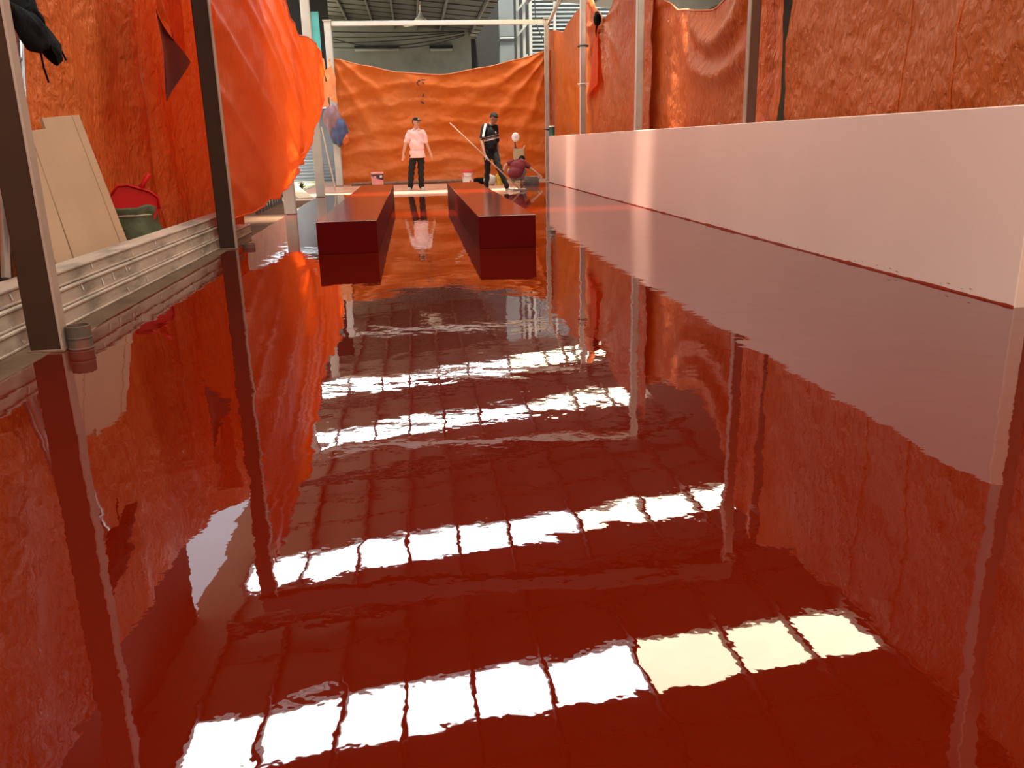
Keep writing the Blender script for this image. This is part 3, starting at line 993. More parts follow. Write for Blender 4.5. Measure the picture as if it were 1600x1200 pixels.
lean_board([(-2.84, 7.16, 1.30), (-2.84, 7.95, 1.35), (-2.575, 8.05, .01), (-2.575, 7.18, .01)], .02,
           'widest tan panel leaning against the dusky sheet, nearest the green sack', .78)
lean_board([(-2.80, 6.80, 1.20), (-2.80, 7.16, 1.22), (-2.535, 7.08, .01), (-2.535, 6.66, .01)], .02,
           'narrow tan panel leaning beside the widest one')
lean_board([(-2.78, 6.15, 1.10), (-2.78, 6.80, 1.12), (-2.53, 6.62, .01), (-2.53, 6.42, .01)], .02,
           'tan panel leaning half hidden behind the foreground post')

# green sack with a red dustpan in it
sk = empty('sack', (-2.78, 8.75, -.001))
vs = MB()
prof = [(.05, 0.004), (.20, .02), (.25, .12), (.26, .26), (.24, .38), (.215, .45), (.24, .52), (.22, .54), (.17, .46)]
vs.lathe(prof, 40)
vs.v = [(v[0] * (1 + .13 * fb(v[0] * 5, v[1] * 5 + v[2] * 3, 51)) + .02 * math.sin(v[2] * 30 + v[1] * 6), v[1] * (1.05 + .10 * fb(v[0] * 4, v[2] * 6, 52)), v[2] + .04 * fb(v[0] * 6, v[1] * 6, 53) * (v[2] > .3)) for v in vs.v]
vs.build('bag', 'sack_green', sk, smooth=True)
vs = MB().lathe([(.222, .43), (.230, .44), (.222, .45)], 30)
vs.v = [(v[0], v[1] * 1.05, v[2]) for v in vs.v]
vs.build('tie', 'rope', sk)
MB().lathe([(.001, .36), (.19, .40)], 24).build('contents', 'inside_dark', sk)
tag(sk, 'full green woven sack behind the stacked boards', 'sack')
dp = empty('dustpan', (-2.72, 8.62, .47))
dp.rotation_euler = (math.radians(-20), math.radians(-6), math.radians(-62))
pan = MB()
out_ = [(-.20, -.02), (-.22, .10), (-.19, .20), (-.10, .235), (.10, .235), (.19, .20), (.22, .10), (.20, -.02)]
fr = [(.0, y, z) for y, z in out_]; bk = [(-.02, y, z) for y, z in out_]
nn = len(out_)
pan.add(fr + bk, [tuple(range(nn)), tuple(reversed(range(nn, 2 * nn)))] + [(i, (i + 1) % nn, nn + (i + 1) % nn, nn + i) for i in range(nn)])
pan.build('pan', 'dustpan_red', dp, bevel=0.003)
MB().tube([(.01, y, z) for y, z in out_[1:-1]], .012, 6).build('rim', 'dustpan_red', dp, smooth=True)
MB().tube([(-.005, .02, .23), (-.01, .04, .31), (-.01, .07, .40)], [.028, .022, .026], 8).build('handle', 'dustpan_red', dp, smooth=True)
tag(dp, 'red plastic dustpan stuck in the mouth of the green sack', 'dustpan')

# ladder and pipes behind the foreground post, black rag thrown over
ld = empty('ladder', (-2.44, 5.95, 0))
lean = lambda z: -.37 + .75 * (z - .3) / 1.66
for y in (-.33, 0):
    MB().tube([(0, y + lean(.33), .33), (-.1, y + lean(1.96), 1.96)], .026, 12).build('rail', 'aluminium', ld, smooth=True)
for z in (.55, .82, 1.09, 1.36, 1.63, 1.88):
    xx = -.1 * (z - .3) / 1.66
    MB().tube([(xx + .005, -.33 + lean(z), z), (xx + .005, lean(z), z)], .016, 10).build('rung', 'aluminium', ld, smooth=True)
tag(ld, 'metal ladder standing behind the foreground post under the black rag', 'ladder')
for i, y in enumerate((6.00, 6.085, 6.165)):
    o = MB().tube([(-2.66, y - .50, .0), (-2.68, y + .24, 1.9)], .030, 12).build('metal_pipe', 'dark_pipe', smooth=True)
    tag(o, ['dark upright pipe behind the ladder, nearest the camera', 'dark upright pipe behind the ladder, middle of three', 'dark upright pipe behind the ladder, farthest of three'][i], 'pipe', 'upright pipes behind the ladder')
rg = empty('black_rag', (-2.47, 6.0, 1.62))
def puff(outline, depth, seed, x0=0.0):
    """closed cushiony shape over an outline in the y-z plane"""
    n_ = len(outline)
    dense = []
    for i in range(n_):
        a, b = Vector(outline[i]), Vector(outline[(i + 1) % n_])
        for k in range(6): dense.append(a.lerp(b, k / 6))
    c = sum(dense, Vector((0, 0))) / len(dense)
    mb = MB(); m_ = len(dense)
    for sg in (1, -1):
        rings = []
        for j, sc in enumerate((1, .93, .8, .6, .35, .1)):
            th = depth * math.sqrt(max(0, 1 - sc ** 2.2))
            ring = []
            for q in dense:
                p = c + (q - c) * sc
                w = .35 * depth * fb(p.x * 7, p.y * 7, seed) + .25 * depth * math.sin((p.x * .7 + p.y) * 55 + seed)
                ring.append((x0 + sg * (th + (w * (1 - sc) ** .4 if sc < 1 else 0)), p.x, p.y))
            rings.append(ring)
        vs = [p for r_ in rings for p in r_]
        fs = []
        for j in range(5):
            for i in range(m_):
                i2 = (i + 1) % m_
                fs.append((j * m_ + i, j * m_ + i2, (j + 1) * m_ + i2, (j + 1) * m_ + i))
        fs.append(tuple(5 * m_ + i for i in range(m_)))
        mb.add(vs, fs)
    return mb
OY, OZ = 6.0, 1.62
lobA = [(5.55, 2.12), (6.15, 2.12), (6.25, 1.96), (6.345, 1.83), (6.22, 1.795), (6.05, 1.86), (5.7, 1.84)]
lobB = [(5.62, 1.92), (6.0, 1.89), (6.2, 1.835), (6.38, 1.74), (6.41, 1.64), (6.30, 1.595), (6.2, 1.69), (6.1, 1.68), (6.03, 1.65), (5.9, 1.65), (5.78, 1.72)]
puff([(a - OY, b - OZ) for a, b in lobA], .06, 61, .06).build('fold', 'black_cloth', rg, smooth=True, merge=True)
puff([(a - OY, b - OZ) for a, b in lobB], .05, 63, .13).build('fold', 'black_cloth', rg, smooth=True, merge=True)
MB().tube([(.13, .35, .09), (.13, .42, .08), (.13, .47, .03)], .007, 6).build('string', 'black_cloth', rg)
MB().tube([(.13, .06, .06), (.13, .07, -.05), (.13, .11, -.14)], .007, 6).build('string', 'black_cloth', rg)
tag(rg, 'black rag draped over the ladder top at the upper left', 'rag')

# pipe stubs cast into the floor edge
def stub(x, y, r, h, label):
    t = empty('pipe_stub', (x, y, 0))
    MB().lathe([(r, -.003), (r * 1.04, .004), (r, .012), (r, h), (r - .006, h + .002), (r - .008, h), (r - .008, .01), (0.001, .01)], 32).build('pipe', 'pvc_brown', t, smooth=False)
    MB().lathe([(r * 1.02, h * .45), (r * 1.05, h * .5), (r * 1.02, h * .55)], 32).build('ring', 'pvc_brown', t)
    tag(t, label, 'pipe', 'pipe stubs in the floor edge')
stub(-1.868, 4.72, .063, .128, 'brown pipe stub at the foot of the foreground post')
stub(-1.822, 9.42, .068, .045, 'short cut-off pipe stub beside the second left post')

# things outside the left edge
t = empty('leaning_plank', (-2.65, 19.2, 0))
MB().bar((-.36, .70, .40), (.34, -.65, .0), .32, .03).build('board', 'cream_plank', t, bevel=0.004)
MB().bar((-.34, .66, .37), (-.34, .66, -.03), .05, .05).build('prop', 'rust', t)
tag(t, 'cream plank sloping to the ground outside the left posts', 'plank')
ORD = ['first', 'second', 'third', 'fourth', 'fifth', 'sixth', 'seventh', 'eighth', 'ninth', 'tenth']
for i in range(10):
    o = MB().box(-.02, .02, -.02, .02, -.001, .17 + .04 * (i % 3)).build('fence_picket', 'dark_steel', loc=(-2.60, 14.4 + i * .30, 0.0), bevel=0.004)
    tag(o, ORD[i] + ' short dark picket from the camera under the hem of the billowing tarp', 'picket', 'pickets outside under the tarp')
for i, (x, y, s) in enumerate(((-3.4, 22.5, .28), (-3.0, 23.4, .2), (-3.7, 24.2, .32))):
    mb = MB()
    rr = random.Random(i)
    for k in range(60):
        a = rr.uniform(0, 6.28); e = rr.uniform(.2, 1.4); L_ = s * rr.uniform(.6, 1.2)
        p = Vector((math.cos(a) * math.cos(e), math.sin(a) * math.cos(e), math.sin(e))) * L_
        q = Vector((-math.sin(a), math.cos(a), 0)) * .02
        mb.add([(0, 0, 0), p * .6 + q, p, p * .6 - q], [(0, 1, 2, 3)])
    o = mb.build('weed', 'sack_green', loc=(x, y, -.03))
    tag(o, ['leafy weed tuft outside nearest the pale post', 'smallest weed tuft outside by the ribbed sheet wall', 'largest weed tuft outside by the ribbed sheet wall'][i], 'plant', 'weeds outside')

# ================================================================== FAR CLUTTER
def pail(x, y, r, h, body, label, kind):
    t = empty('paint_pail', (x, y, -.004))
    MB().lathe([(.001, 0), (r * .88, 0), (r * .90, .01), (r, h * .86), (r, h)], 32).build('body', body, t, smooth=True)
    MB().lathe([(r * 1.02, h - .035), (r * 1.05, h - .02), (r * 1.05, h), (r * .9, h + .008), (.001, h + .004)], 32).build('lid', 'pail_pink' if kind == 1 else 'pail_red' if kind == 2 else body, t)
    def panel(a0, a1, zf0, zf1, mt, nm):
        vs, fs = [], []
        for i in range(17):
            a = math.radians(a0 + (a1 - a0) * i / 16)
            z0, z1 = zf0(i / 16) * h, zf1(i / 16) * h
            for z in (z0, z1):
                rr = (r * .9 + (r * .1) * min(1, z / (h * .86))) + .003
                vs.append((rr * math.cos(a), rr * math.sin(a), z))
            if i: fs.append((2 * i - 2, 2 * i, 2 * i + 1, 2 * i - 1))
        me = bpy.data.meshes.new(nm); me.from_pydata(vs, [], fs)
        obj(nm, me, mt, t)
    if kind == 1:
        panel(190, 350, lambda s: .88 - .38 * math.sin(s * 1.6), lambda s: .92, 'pail_dark', 'label_band')
        panel(295, 325, lambda s: .66, lambda s: .82, 'pail_white', 'label_badge')
        panel(235, 262, lambda s: .64, lambda s: .78, 'pail_pink', 'label_badge')
        panel(200, 340, lambda s: .03, lambda s: .16, 'pail_white', 'label_foot')
    if kind == 2:
        panel(180, 222, lambda s: .30 + .3 * s, lambda s: .90, 'pail_pink', 'label_splash')
        panel(300, 352, lambda s: .50 - .2 * s, lambda s: .9, 'pail_pink', 'label_splash')
        panel(278, 308, lambda s: .18 - .12 * (1 - abs(2 * s - 1)), lambda s: .20 + .22 * (1 - abs(2 * s - 1)), 'pail_red', 'label_diamond')
    MB().tube([(r * 1.05 * math.cos(a), r * 1.05 * math.sin(a) * 1.0, h * .9 - .10 * math.sin(a - math.pi)) for a in [math.pi + math.pi * i / 14 for i in range(15)]], .004, 5).build('bail', 'dark_steel', t)
    tag(t, label, 'pail')
pail(-0.94, 22.55, .158, .375, 'pail_pink', 'pink paint pail with dark label band at the end of the left plinth', 1)
pail(1.385, 22.2, .150, .36, 'pail_white', 'white and red paint pail at the end of the right plinth', 2)
pail(2.17, 21.9, .085, .27, 'pail_yellow', 'small yellow pail on the floor behind the worker in black', 3)
bg_ = lump((0, 0, .13), (.15, .12, .14), 15, .2).build('white_bag', 'bag_white', loc=(1.93, 21.95, 0), smooth=True)
tag(bg_, 'crumpled white bag beside the yellow pail', 'bag')
o = lump((0, 0, .08), (.26, .10, .10), 17, .3).build('black_cloth_heap', 'black_cloth', loc=(1.72, 22.7, 0), smooth=True)
tag(o, 'heap of black cloth on the floor behind the white pail', 'cloth')
# tall carton with a small round fan
t = empty('carton', (2.80, 22.9, -.004))
MB().box(-.13, .13, -.12, .12, 0, .88).build('box', 'carton', t, bevel=.006)
for sx in (-1, 1):
    MB().bar((sx * .13, 0, .88), (sx * .17, 0, .96), .22, .006, (1, 0, 0)).build('flap', 'carton', t)
tag(t, 'tall open tan carton behind the crouching worker', 'carton')
t = empty('round_fan', (2.72, 22.85, .88))
MB().tube([(0, .0, 0), (-.02, 0, .18)], .018, 8).build('stem', 'pail_dark', t)
vs = MB().lathe([(.001, -.03), (.06, -.028), (.10, -.012), (.104, 0), (.10, .012), (.06, .03), (.001, .034)], 28)
vs.v = [(v[0] + .0, -v[2] - .02, v[1] * 1.18 + .29) for v in vs.v]
vs.build('guard', 'fan_disc', t, smooth=True)
MB().ball((0, -.05, .29), (.022, .012, .022)).build('hub', 'pail_pink', t, smooth=True)
MB().lathe([(.001, .0), (.07, .004), (.06, .02), (.001, .022)], 20).build('foot', 'pail_dark', t)
tag(t, 'round white disc on a dark stem above the tan carton', 'fan')
# grey trays by the corner
for i in range(3):
    w = .19 - .015 * i
    vs = MB().lathe([(.001, 0), (w * .8, 0), (w, .06), (w - .01, .06), (w * .78, .012), (.001, .012)], 24)
    vs.v = [(v[0] * 1.25, v[1], v[2]) for v in vs.v]
    o = vs.build('mixing_tray', 'tray_grey', loc=(3.02 + .02 * i, 22.2, -.004 + .062 * i))
    tag(o, 'grey mixing tray by the crouching worker, ' + ['bottom of the pile', 'middle of the pile', 'top of the pile'][i], 'tray', 'pile of grey trays')
t = empty('paint_can', (3.625, 22.44, 1.176))
MB().lathe([(.001, 0), (.075, 0), (.078, .006), (.075, .012), (.075, .215), (.078, .222), (.075, .228)], 28).build('can', 'can_green', t, smooth=True)
MB().lathe([(.076, .222), (.079, .24), (.07, .255), (.001, .255)], 28).build('lid', 'pail_white', t)
MB().tube([(-.07, 0, .16), (-.13, -.01, .165), (-.20, 0, .175)], [.022, .016, .008], 8).build('spout', 'far_dark', t)
tag(t, 'dark green can with pale lid standing on the far end of the pink wall', 'can')

# cables strung in front of the far wall
for i, (z0, z1, sag) in enumerate(((4.98, 4.95, .05), (4.80, 4.95, .12), (4.62, 4.92, .16), (4.45, 4.85, .25), (4.75, 4.82, .62))):
    pts = []
    for k in range(25):
        s = k / 24
        pts.append((-2.6 + 4.7 * s, 32.6, z0 + (z1 - z0) * s - sag * 4 * s * (1 - s) * .6))
    o = MB().tube(pts, .018, 6).build('cable', 'cable_black')
    tag(o, ['topmost dark cable strung before the grey far wall', 'second dark cable from the top before the far wall', 'third dark cable from the top before the far wall',
            'fourth dark cable from the top before the far wall', 'deepest sagging dark cable before the grey far wall'][i], 'cable', 'cables before the far wall')
o = MB().tube([(4.5, 31.4, 6.0), (4.55, 31.4, 5.0), (4.85, 31.4, 4.4), (5.2, 31.4, 3.7), (5.25, 31.4, 3.0)], .02, 6).build('cable', 'cable_black')
tag(o, 'dark cable hanging in front of the slatted wall', 'cable')
# ceiling fan
t = empty('ceiling_fan', (.463, 28.0, 4.62))
MB().tube([(0, 0, .3), (0, 0, .95)], .022, 8).build('rod', 'fan_white', t)
MB().lathe([(.03, .36), (.055, .30), (.07, .24), (.16, .16), (.21, .09), (.20, .0), (.001, -.03)], 28).build('motor', 'fan_white', t, smooth=True)
for k in range(3):
    a = 2 * math.pi * k / 3 + .3
    b = MB().box(.16, .70, -.06, .06, -.008, .0).build('blade', 'fan_white', t, bevel=.003)
    b.rotation_euler = (.15, 0, a)
tag(t, 'white ceiling fan hanging beyond the far crossbar', 'fan')

# ================================================================== PEOPLE
def finger_hand(mb, wrist, tip, side, s=1.0, curl=0.0, spread=Vector((1, 0, 0))):
    """palm, four fingers of unequal length and a thumb leaving the palm's side"""
    w, t = Vector(wrist), Vector(tip)
    d = (t - w).normalized()
    L_ = (t - w).length
    ac = (spread - d * spread.dot(d)).normalized()
    nr = d.cross(ac).normalized()
    pc = w + d * L_ * .52
    mb.cap(w, pc, .022 * s, .030 * s)
    for k in (-1.5, -.5, .5, 1.5):
        mb.cap(w + d * L_ * .2 + ac * k * .010 * s, pc + ac * k * .019 * s, .014 * s, .014 * s, 8)
    lens = (.42, .50, .47, .36)
    for k, l in zip((-1.5, -.5, .5, 1.5), lens):
        b0 = pc + ac * k * .019 * s
        b1 = b0 + (d * (1 - .2 * curl) + ac * k * .06 + nr * curl * .5) * L_ * l * .55
        b2 = b1 + (d * (1 - .9 * curl) + nr * curl * 1.0) * L_ * l * .5
        mb.cap(b0, b1, .0105 * s, .0095 * s, 8)
        mb.cap(b1, b2, .0095 * s, .008 * s, 8)
    th0 = w + d * L_ * .18 + ac * side * .018 * s
    th1 = th0 + (d * .75 + ac * side * .75) * L_ * .26
    th2 = th1 + (d * .95 + ac * side * .2 + nr * curl * .4) * L_ * .22
    mb.cap(th0, th1, .013 * s, .011 * s, 8)
    mb.cap(th1, th2, .011 * s, .009 * s, 8)

def head(mb, c, fwd, up, s=1.0):
    c, fwd, up = Vector(c), Vector(fwd).normalized(), Vector(up).normalized()
    rt = fwd.cross(up).normalized()
    up = rt.cross(fwd)
    Rm = Matrix((rt, fwd, up)).transposed()
    mb.ball(c + up * .025 * s, (.074 * s, .094 * s, .092 * s), 20, 14, Rm)
    mb.ball(c + fwd * .022 * s - up * .045 * s, (.060 * s, .070 * s, .070 * s), 16, 12, Rm)
    mb.ball(c + fwd * .055 * s - up * .095 * s, (.030 * s, .028 * s, .022 * s), 12, 8, Rm)     # chin
    mb.cap(c + fwd * .088 * s + up * .012 * s, c + fwd * .106 * s - up * .022 * s, .010 * s, .015 * s, 8)   # nose
    mb.cap(c + fwd * .084 * s + up * .028 * s - rt * .035 * s, c + fwd * .084 * s + up * .028 * s + rt * .035 * s, .009 * s, .009 * s, 8)  # brow
    for sg in (-1, 1):
        mb.ball(c + rt * sg * .076 * s - up * .005 * s - fwd * .005 * s, (.012 * s, .022 * s, .034 * s), 10, 8, Rm)   # ears
    return c, fwd, up, rt, Rm

def face_parts(fr, parent, s=1.0):
    c, fwd, up, rt, Rm = fr
    for sg in (-1, 1):
        MB().ball(c + fwd * .084 * s + up * .006 * s + rt * sg * .031 * s, (.013 * s, .007 * s, .007 * s), 10, 6, Rm).build('eye', 'eye_dark', parent, smooth=True)
    MB().ball(c + fwd * .088 * s - up * .058 * s, (.024 * s, .008 * s, .007 * s), 10, 6, Rm).build('mouth', 'lips', parent, smooth=True)

def shoe(heel, toe, parent, material, name='shoe'):
    a, b = Vector(heel), Vector(toe)
    d = (b - a).normalized()
    mb = MB()
    mb.cap(a + Vector((0, 0, .045)), b + Vector((0, 0, .035)), .042, .036)
    mb.ball(a.lerp(b, .75) + Vector((0, 0, .03)), (.048, .048, .03))
    mb.cap(a + Vector((0, 0, .05)) + d * .01, a + Vector((0, 0, .095)) + d * .01, .042, .040)
    o = remeshed(mb, name, material, parent, .010, 3)
    for v in o.data.vertices:
        if v.co.z < .004: v.co.z = .004
    sl = MB()
    sd_ = d.cross(Vector((0, 0, 1)))
    ring = []
    for k in range(20):
        t_ = 2 * math.pi * k / 20
        p = a.lerp(b, .5) + d * math.cos(t_) * ((b - a).length / 2 + .045) + sd_ * math.sin(t_) * .047
        ring.append(p)
    sl.add([(p.x, p.y, .0) for p in ring] + [(p.x, p.y, .018) for p in ring],
           [tuple(reversed(range(20))), tuple(range(20, 40))] + [(i, (i + 1) % 20, 20 + (i + 1) % 20, 20 + i) for i in range(20)])
    sl.build('sole', 'bag_white', o)
    return o

# --- worker in pale polo, standing
P1 = empty('person', (0.12, 20.56, 0.0))
S = dict(shL=(-.165, .0, 1.315), shR=(.145, .0, 1.315), elL=(-.265, -.02, 1.08), elR=(.215, -.02, 1.07), wrL=(-.335, -.10, .85), wrR=(.285, -.08, .87),
         hL=(-.355, -.13, .67), hR=(.335, -.12, .70), hipL=(-.09, 0, .86), hipR=(.075, 0, .86), knL=(-.165, -.06, .48), knR=(.055, -.05, .47),
         anL=(-.215, .0, .09), anR=(.045, -.02, .09))
mb = MB()
fr = head(mb, (.0, -.02, 1.535), (.62, -.78, -.08), (0, 0, 1))
mb.cap((-.005, 0, 1.36), (0, -.01, 1.46), .060, .054)
mb.cap((-.01, 0, 1.26), (-.01, 0, .95), .085, .095)
for s_ in 'LR':
    mb.cap(S['sh' + s_], S['el' + s_], .050, .040); mb.cap(S['el' + s_], S['wr' + s_], .040, .028)
    mb.cap(S['hip' + s_], S['kn' + s_], .075, .055); mb.cap(S['kn' + s_], S['an' + s_], .052, .036)
    finger_hand(mb, S['wr' + s_], S['h' + s_], 1 if s_ == 'L' else -1, 1.0, .25 if s_ == 'L' else .1, Vector((.6, -.8, 0)))
body = remeshed(mb, 'body', 'skin', P1, .009, 3)
face_parts(fr, P1)
mb = MB()
mb.ball((-.012, 0, 1.22), (.185, .125, .17)).ball((-.012, -.03, 1.02), (.180, .145, .20)).ball((-.012, -.01, .86), (.178, .130, .15))
mb.cap((-.13, 0, 1.30), (.11, 0, 1.30), .078, .078)
mb.cap((-.07, 0, 1.345), (.05, 0, 1.345), .066, .066)
mb.cap((-.01, -.01, 1.25), (-.01, -.02, .92), .125, .135)
for s_ in 'LR':
    a, b = Vector(S['sh' + s_]), Vector(S['el' + s_])
    mb.cap(a, a.lerp(b, .78), .068, .064)
mb.tube([(-.012, -.005, .90), (-.012, -.005, .745)], [.178, .186], 20)
sh = remeshed(mb, 'polo_shirt', 'shirt_pink', P1, .010, 5)
for v in sh.data.vertices:
    v.co.x += .008 * math.sin(v.co.z * 38 + v.co.x * 20); v.co.y += .010 * math.sin(v.co.z * 30 + v.co.x * 25)
MB().tube([(-.055, -.085, 1.375), (-.062, -.02, 1.405), (-.04, .055, 1.41), (.03, .055, 1.41), (.052, -.02, 1.405), (.045, -.085, 1.375)], .017, 8).build('collar', 'shirt_pink', sh, smooth=True)
mb = MB()
mb.ball((-.008, 0, .80), (.155, .115, .13))
for s_ in 'LR':
    mb.cap(S['hip' + s_], S['kn' + s_], .092, .078); mb.cap(S['kn' + s_], S['an' + s_], .078, .066)
tr = remeshed(mb, 'trousers', 'trousers_black', P1, .011, 4)
for v in tr.data.vertices:
    v.co.x += .007 * math.sin(v.co.z * 45 + v.co.x * 30)
shoe((-.215, .04, 0), (-.255, -.13, 0), P1, 'shoe_grey'); shoe((.045, .03, 0), (.085, -.14, 0), P1, 'shoe_grey')
c, fwd, up, rt, Rm = fr
mb = MB().ball(c + up * .030 - fwd * .008, (.082, .100, .092), 20, 14, Rm)
mb.v = [tuple(v) for v in mb.v]
cap_o = remeshed(mb, 'cap_tmp', 'cap_black', P1, .010, 2)
bmx = bmesh.new(); bmx.from_mesh(cap_o.data)
bmesh.ops.delete(bmx, geom=[v for v in bmx.verts if (v.co - c).dot(up) < .042 and (v.co - c).dot(fwd) > -.05 or (v.co - c).dot(up) < -.01], context='VERTS')
bmx.to_mesh(cap_o.data); bmx.free(); cap_o.name = 'cap'
mb = MB(); ring = []
for k in range(13):
    a = math.pi * k / 12
    ring.append(c + up * .052 + fwd * (.075 + .085 * math.sin(a)) + rt * (.072 * math.cos(a)) - up * .012 * math.sin(a))
mb.add([tuple(p) for p in ring] + [tuple(p + up * .008) for p in ring], [tuple(range(13)), tuple(reversed(range(13, 26)))] + [(i, i + 1, 14 + i, 13 + i) for i in range(12)] + [(12, 0, 13, 25)])
mb.build('visor', 'cap_black', cap_o)
MB().ball(c + up * .078 + fwd * .082, (.022, .008, .018), 10, 6, Rm).build('badge', 'stripe_white', cap_o, smooth=True)
mb = MB().ball(c + up * .005 - fwd * .018, (.080, .090, .085), 20, 14, Rm)
hr = remeshed(mb, 'hair', 'hair', P1, .011, 2)
bmx = bmesh.new(); bmx.from_mesh(hr.data)
bmesh.ops.delete(bmx, geom=[v for v in bmx.verts if (v.co - c).dot(fwd) > .012 or (v.co - c).dot(up) < -.045], context='VERTS')
bmx.to_mesh(hr.data); bmx.free()
tag(P1, 'person standing in a pale pink polo, black cap and dark trousers, arms hanging', 'person')

# --- worker in black with striped polo, drawing a long-handled squeegee
P2 = empty('person', (1.72, 19.15, 0.0))
S = dict(shL=(-.125, -.05, 1.375), shR=(.12, .05, 1.365), elL=(-.205, -.12, 1.09), elR=(.16, .12, 1.02), wrL=(-.155, -.23, .80), wrR=(.185, .10, .83),
         hL=(-.105, -.26, .67), hR=(.205, .06, .66), hipL=(-.075, -.02, .85), hipR=(.065, .0, .85), knL=(-.075, .06, .48), knR=(.175, -.10, .47),
         anL=(-.115, .14, .09), anR=(.325, -.16, .10))
mb = MB()
fr = head(mb, (.085, -.045, 1.555), (.62, -.62, -.48), (.25, -.2, .95))
mb.cap((.01, 0, 1.38), (.065, -.02, 1.48), .060, .054)
mb.cap((.0, 0, 1.26), (.0, 0, .95), .085, .09)
for s_ in 'LR':
    mb.cap(S['sh' + s_], S['el' + s_], .048, .038); mb.cap(S['el' + s_], S['wr' + s_], .038, .027)
    mb.cap(S['hip' + s_], S['kn' + s_], .075, .052); mb.cap(S['kn' + s_], S['an' + s_], .050, .034)
finger_hand(mb, S['wrL'], S['hL'], 1, 1.0, .8, Vector((.5, -.8, .2)))
finger_hand(mb, S['wrR'], S['hR'], -1, 1.0, .3, Vector((.6, -.8, 0)))
remeshed(mb, 'body', 'skin_tan', P2, .009, 3)
face_parts(fr, P2)
mb = MB()
mb.ball((.0, 0, 1.22), (.158, .125, .17)).ball((.0, -.01, 1.02), (.150, .120, .20)).ball((.005, 0, .86), (.152, .118, .14))
mb.cap((-.09, -.035, 1.33), (.085, .035, 1.33), .078, .078)
mb.cap((-.03, -.01, 1.385), (.05, 0, 1.385), .066, .062)
mb.cap((0, 0, 1.27), (0, -.01, .92), .125, .122)
for s_ in 'LR':
    a, b = Vector(S['sh' + s_]), Vector(S['el' + s_])
    mb.cap(a, a.lerp(b, .80), .070, .062)
sh = remeshed(mb, 'polo_shirt', 'shirt_black_bands', P2, .010, 5)
MB().tube([(-.03, -.085, 1.40), (-.05, .0, 1.435), (.0, .065, 1.445), (.075, .055, 1.435), (.10, -.02, 1.42), (.07, -.08, 1.395)], .016, 8).build('collar', 'cap_black', sh, smooth=True)
a, b = Vector(S['shL']), Vector(S['elL'])
pts = [a.lerp(b, t_) + Vector((.012, -.066 + .006 * t_, .015 + .02 * (1 - t_))) for t_ in (-.12, .1, .3, .55, .78)]
mbs = MB()
for p, q in zip(pts, pts[1:]): mbs.bar(p, q, .045, .016, (0, -1, 0))
mbs.build('sleeve_stripe', 'stripe_white', sh)
MB().ball((.115, -.10, 1.255), (.012, .006, .022)).build('chest_badge', 'stripe_white', sh, smooth=True)
mb = MB()
mb.ball((0, 0, .82), (.142, .112, .13))
for s_ in 'LR':
    mb.cap(S['hip' + s_], S['kn' + s_], .088, .068); mb.cap(S['kn' + s_], S['an' + s_], .068, .055)
tr = remeshed(mb, 'trousers', 'trousers_black', P2, .011, 4)
for v in tr.data.vertices:
    v.co.x += .006 * math.sin(v.co.z * 42 + v.co.y * 30)
shoe((-.115, .18, 0), (-.06, .03, 0), P2, 'shoe_grey'); shoe((.325, -.14, 0), (.47, -.22, 0), P2, 'shoe_grey')
c, fwd, up, rt, Rm = fr
mb = MB().ball(c + up * .032 - fwd * .010, (.086, .102, .096), 20, 14, Rm)
hr = remeshed(mb, 'hair', 'hair', P2, .010, 2)
bmx = bmesh.new(); bmx.from_mesh(hr.data)
bmesh.ops.delete(bmx, geom=[v for v in bmx.verts if ((v.co - c).dot(up) < .040 and (v.co - c).dot(fwd) > .0) or (v.co - c).dot(up) < -.035], context='VERTS')
for v in bmx.verts: v.co += v.normal * .008 * noise.noise(v.co * 40)
bmx.to_mesh(hr.data); bmx.free()
tag(P2, 'person in a black polo with white bands, leaning over a long-handled squeegee', 'person')

sq = empty('squeegee', (2.30, 18.80, 0.0))
A, B = Vector((-1.475, -.02, 1.47)), Vector((0, 0, .05))
MB().tube([A, A.lerp(B, .5), B], [.013, .014, .016], 10).build('handle', 'pole_wood', sq, smooth=True)
MB().tube([A.lerp(B, .50), A.lerp(B, .56)], .020, 10).build('grip', 'bag_white', sq, smooth=True)
MB().bar((-.16, -.16, .03), (.16, .16, .03), .03, .05).build('blade', 'tray_grey', sq, bevel=.005)
MB().tube([B, (0, 0, .03)], .022, 8).build('socket', 'tray_grey', sq)
tag(sq, 'long wooden-handled squeegee reaching from the worker in black to the wet floor', 'squeegee')

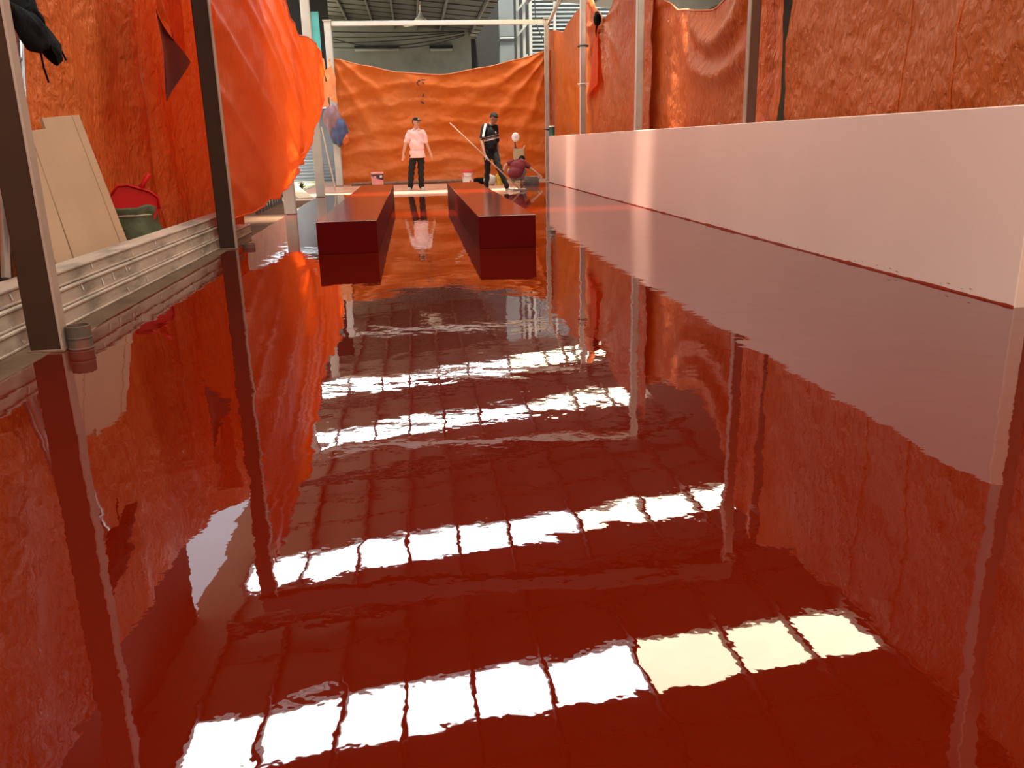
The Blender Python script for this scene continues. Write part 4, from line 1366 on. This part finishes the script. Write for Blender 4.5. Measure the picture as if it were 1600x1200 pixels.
# --- crouching worker in maroon, back to the camera
P3 = empty('person', (2.56, 21.55, 0.0))
mb = MB()
fr = head(mb, (.19, .26, .60), (.35, .75, -.55), (.25, .55, .7))
mb.cap((.13, .12, .58), (.17, .20, .60), .055, .05)
mb.cap((-.02, -.03, .27), (.10, .09, .50), .085, .09)
mb.cap((-.11, .08, .57), (-.26, .12, .47), .046, .038); mb.cap((-.26, .12, .47), (-.32, .10, .30), .036, .026)
mb.cap((.24, .10, .52), (.37, .08, .41), .048, .038); mb.cap((.37, .08, .41), (.55, .06, .27), .036, .027)
finger_hand(mb, (-.32, .10, .30), (-.34, .06, .14), 1, 1.0, .4)
finger_hand(mb, (.55, .06, .27), (.67, .03, .14), -1, 1.0, .4)
mb.cap((-.09, .0, .24), (-.12, .34, .34), .08, .055); mb.cap((-.12, .34, .34), (-.06, .04, .07), .052, .035)
mb.cap((.09, .0, .24), (.24, .30, .34), .08, .055); mb.cap((.24, .30, .34), (.15, .06, .07), .052, .035)
mb.cap((-.06, .06, .05), (-.03, -.13, .035), .035, .030)
mb.cap((.15, .08, .05), (.15, .24, .03), .035, .030)
remeshed(mb, 'body', 'skin', P3, .009, 3)
face_parts(fr, P3)
mb = MB()
mb.ball((-.02, -.06, .30), (.20, .15, .15)).ball((.04, .02, .43), (.20, .155, .16)).ball((.09, .09, .53), (.18, .12, .11))
mb.cap((-.02, -.05, .28), (.07, .06, .47), .145, .145)
mb.cap((-.08, .09, .57), (-.17, .10, .53), .07, .062)
mb.cap((.20, .11, .54), (.33, .09, .45), .078, .066)
sh = remeshed(mb, 'shirt', 'shirt_maroon', P3, .010, 5)
for v in sh.data.vertices:
    v.co.x += .007 * math.sin(v.co.z * 35 + v.co.x * 18)
mb = MB()
mb.ball((.0, -.02, .22), (.17, .13, .11))
mb.cap((-.09, .0, .24), (-.12, .34, .34), .095, .072); mb.cap((-.12, .34, .34), (-.07, .08, .13), .070, .055)
mb.cap((.09, .0, .24), (.24, .30, .34), .095, .072); mb.cap((.24, .30, .34), (.16, .10, .13), .070, .055)
remeshed(mb, 'trousers', 'trousers_grey', P3, .011, 4)
c, fwd, up, rt, Rm = fr
mb = MB().ball(c + up * .022 - fwd * .012, (.086, .102, .100), 20, 14, Rm)
hr = remeshed(mb, 'hair', 'hair', P3, .010, 2)
bmx = bmesh.new(); bmx.from_mesh(hr.data)
bmesh.ops.delete(bmx, geom=[v for v in bmx.verts if ((v.co - c).dot(up) < .035 and (v.co - c).dot(fwd) > .01)], context='VERTS')
bmx.to_mesh(hr.data); bmx.free()
tag(P3, 'person in a maroon shirt crouching with back turned in the far right corner', 'person')
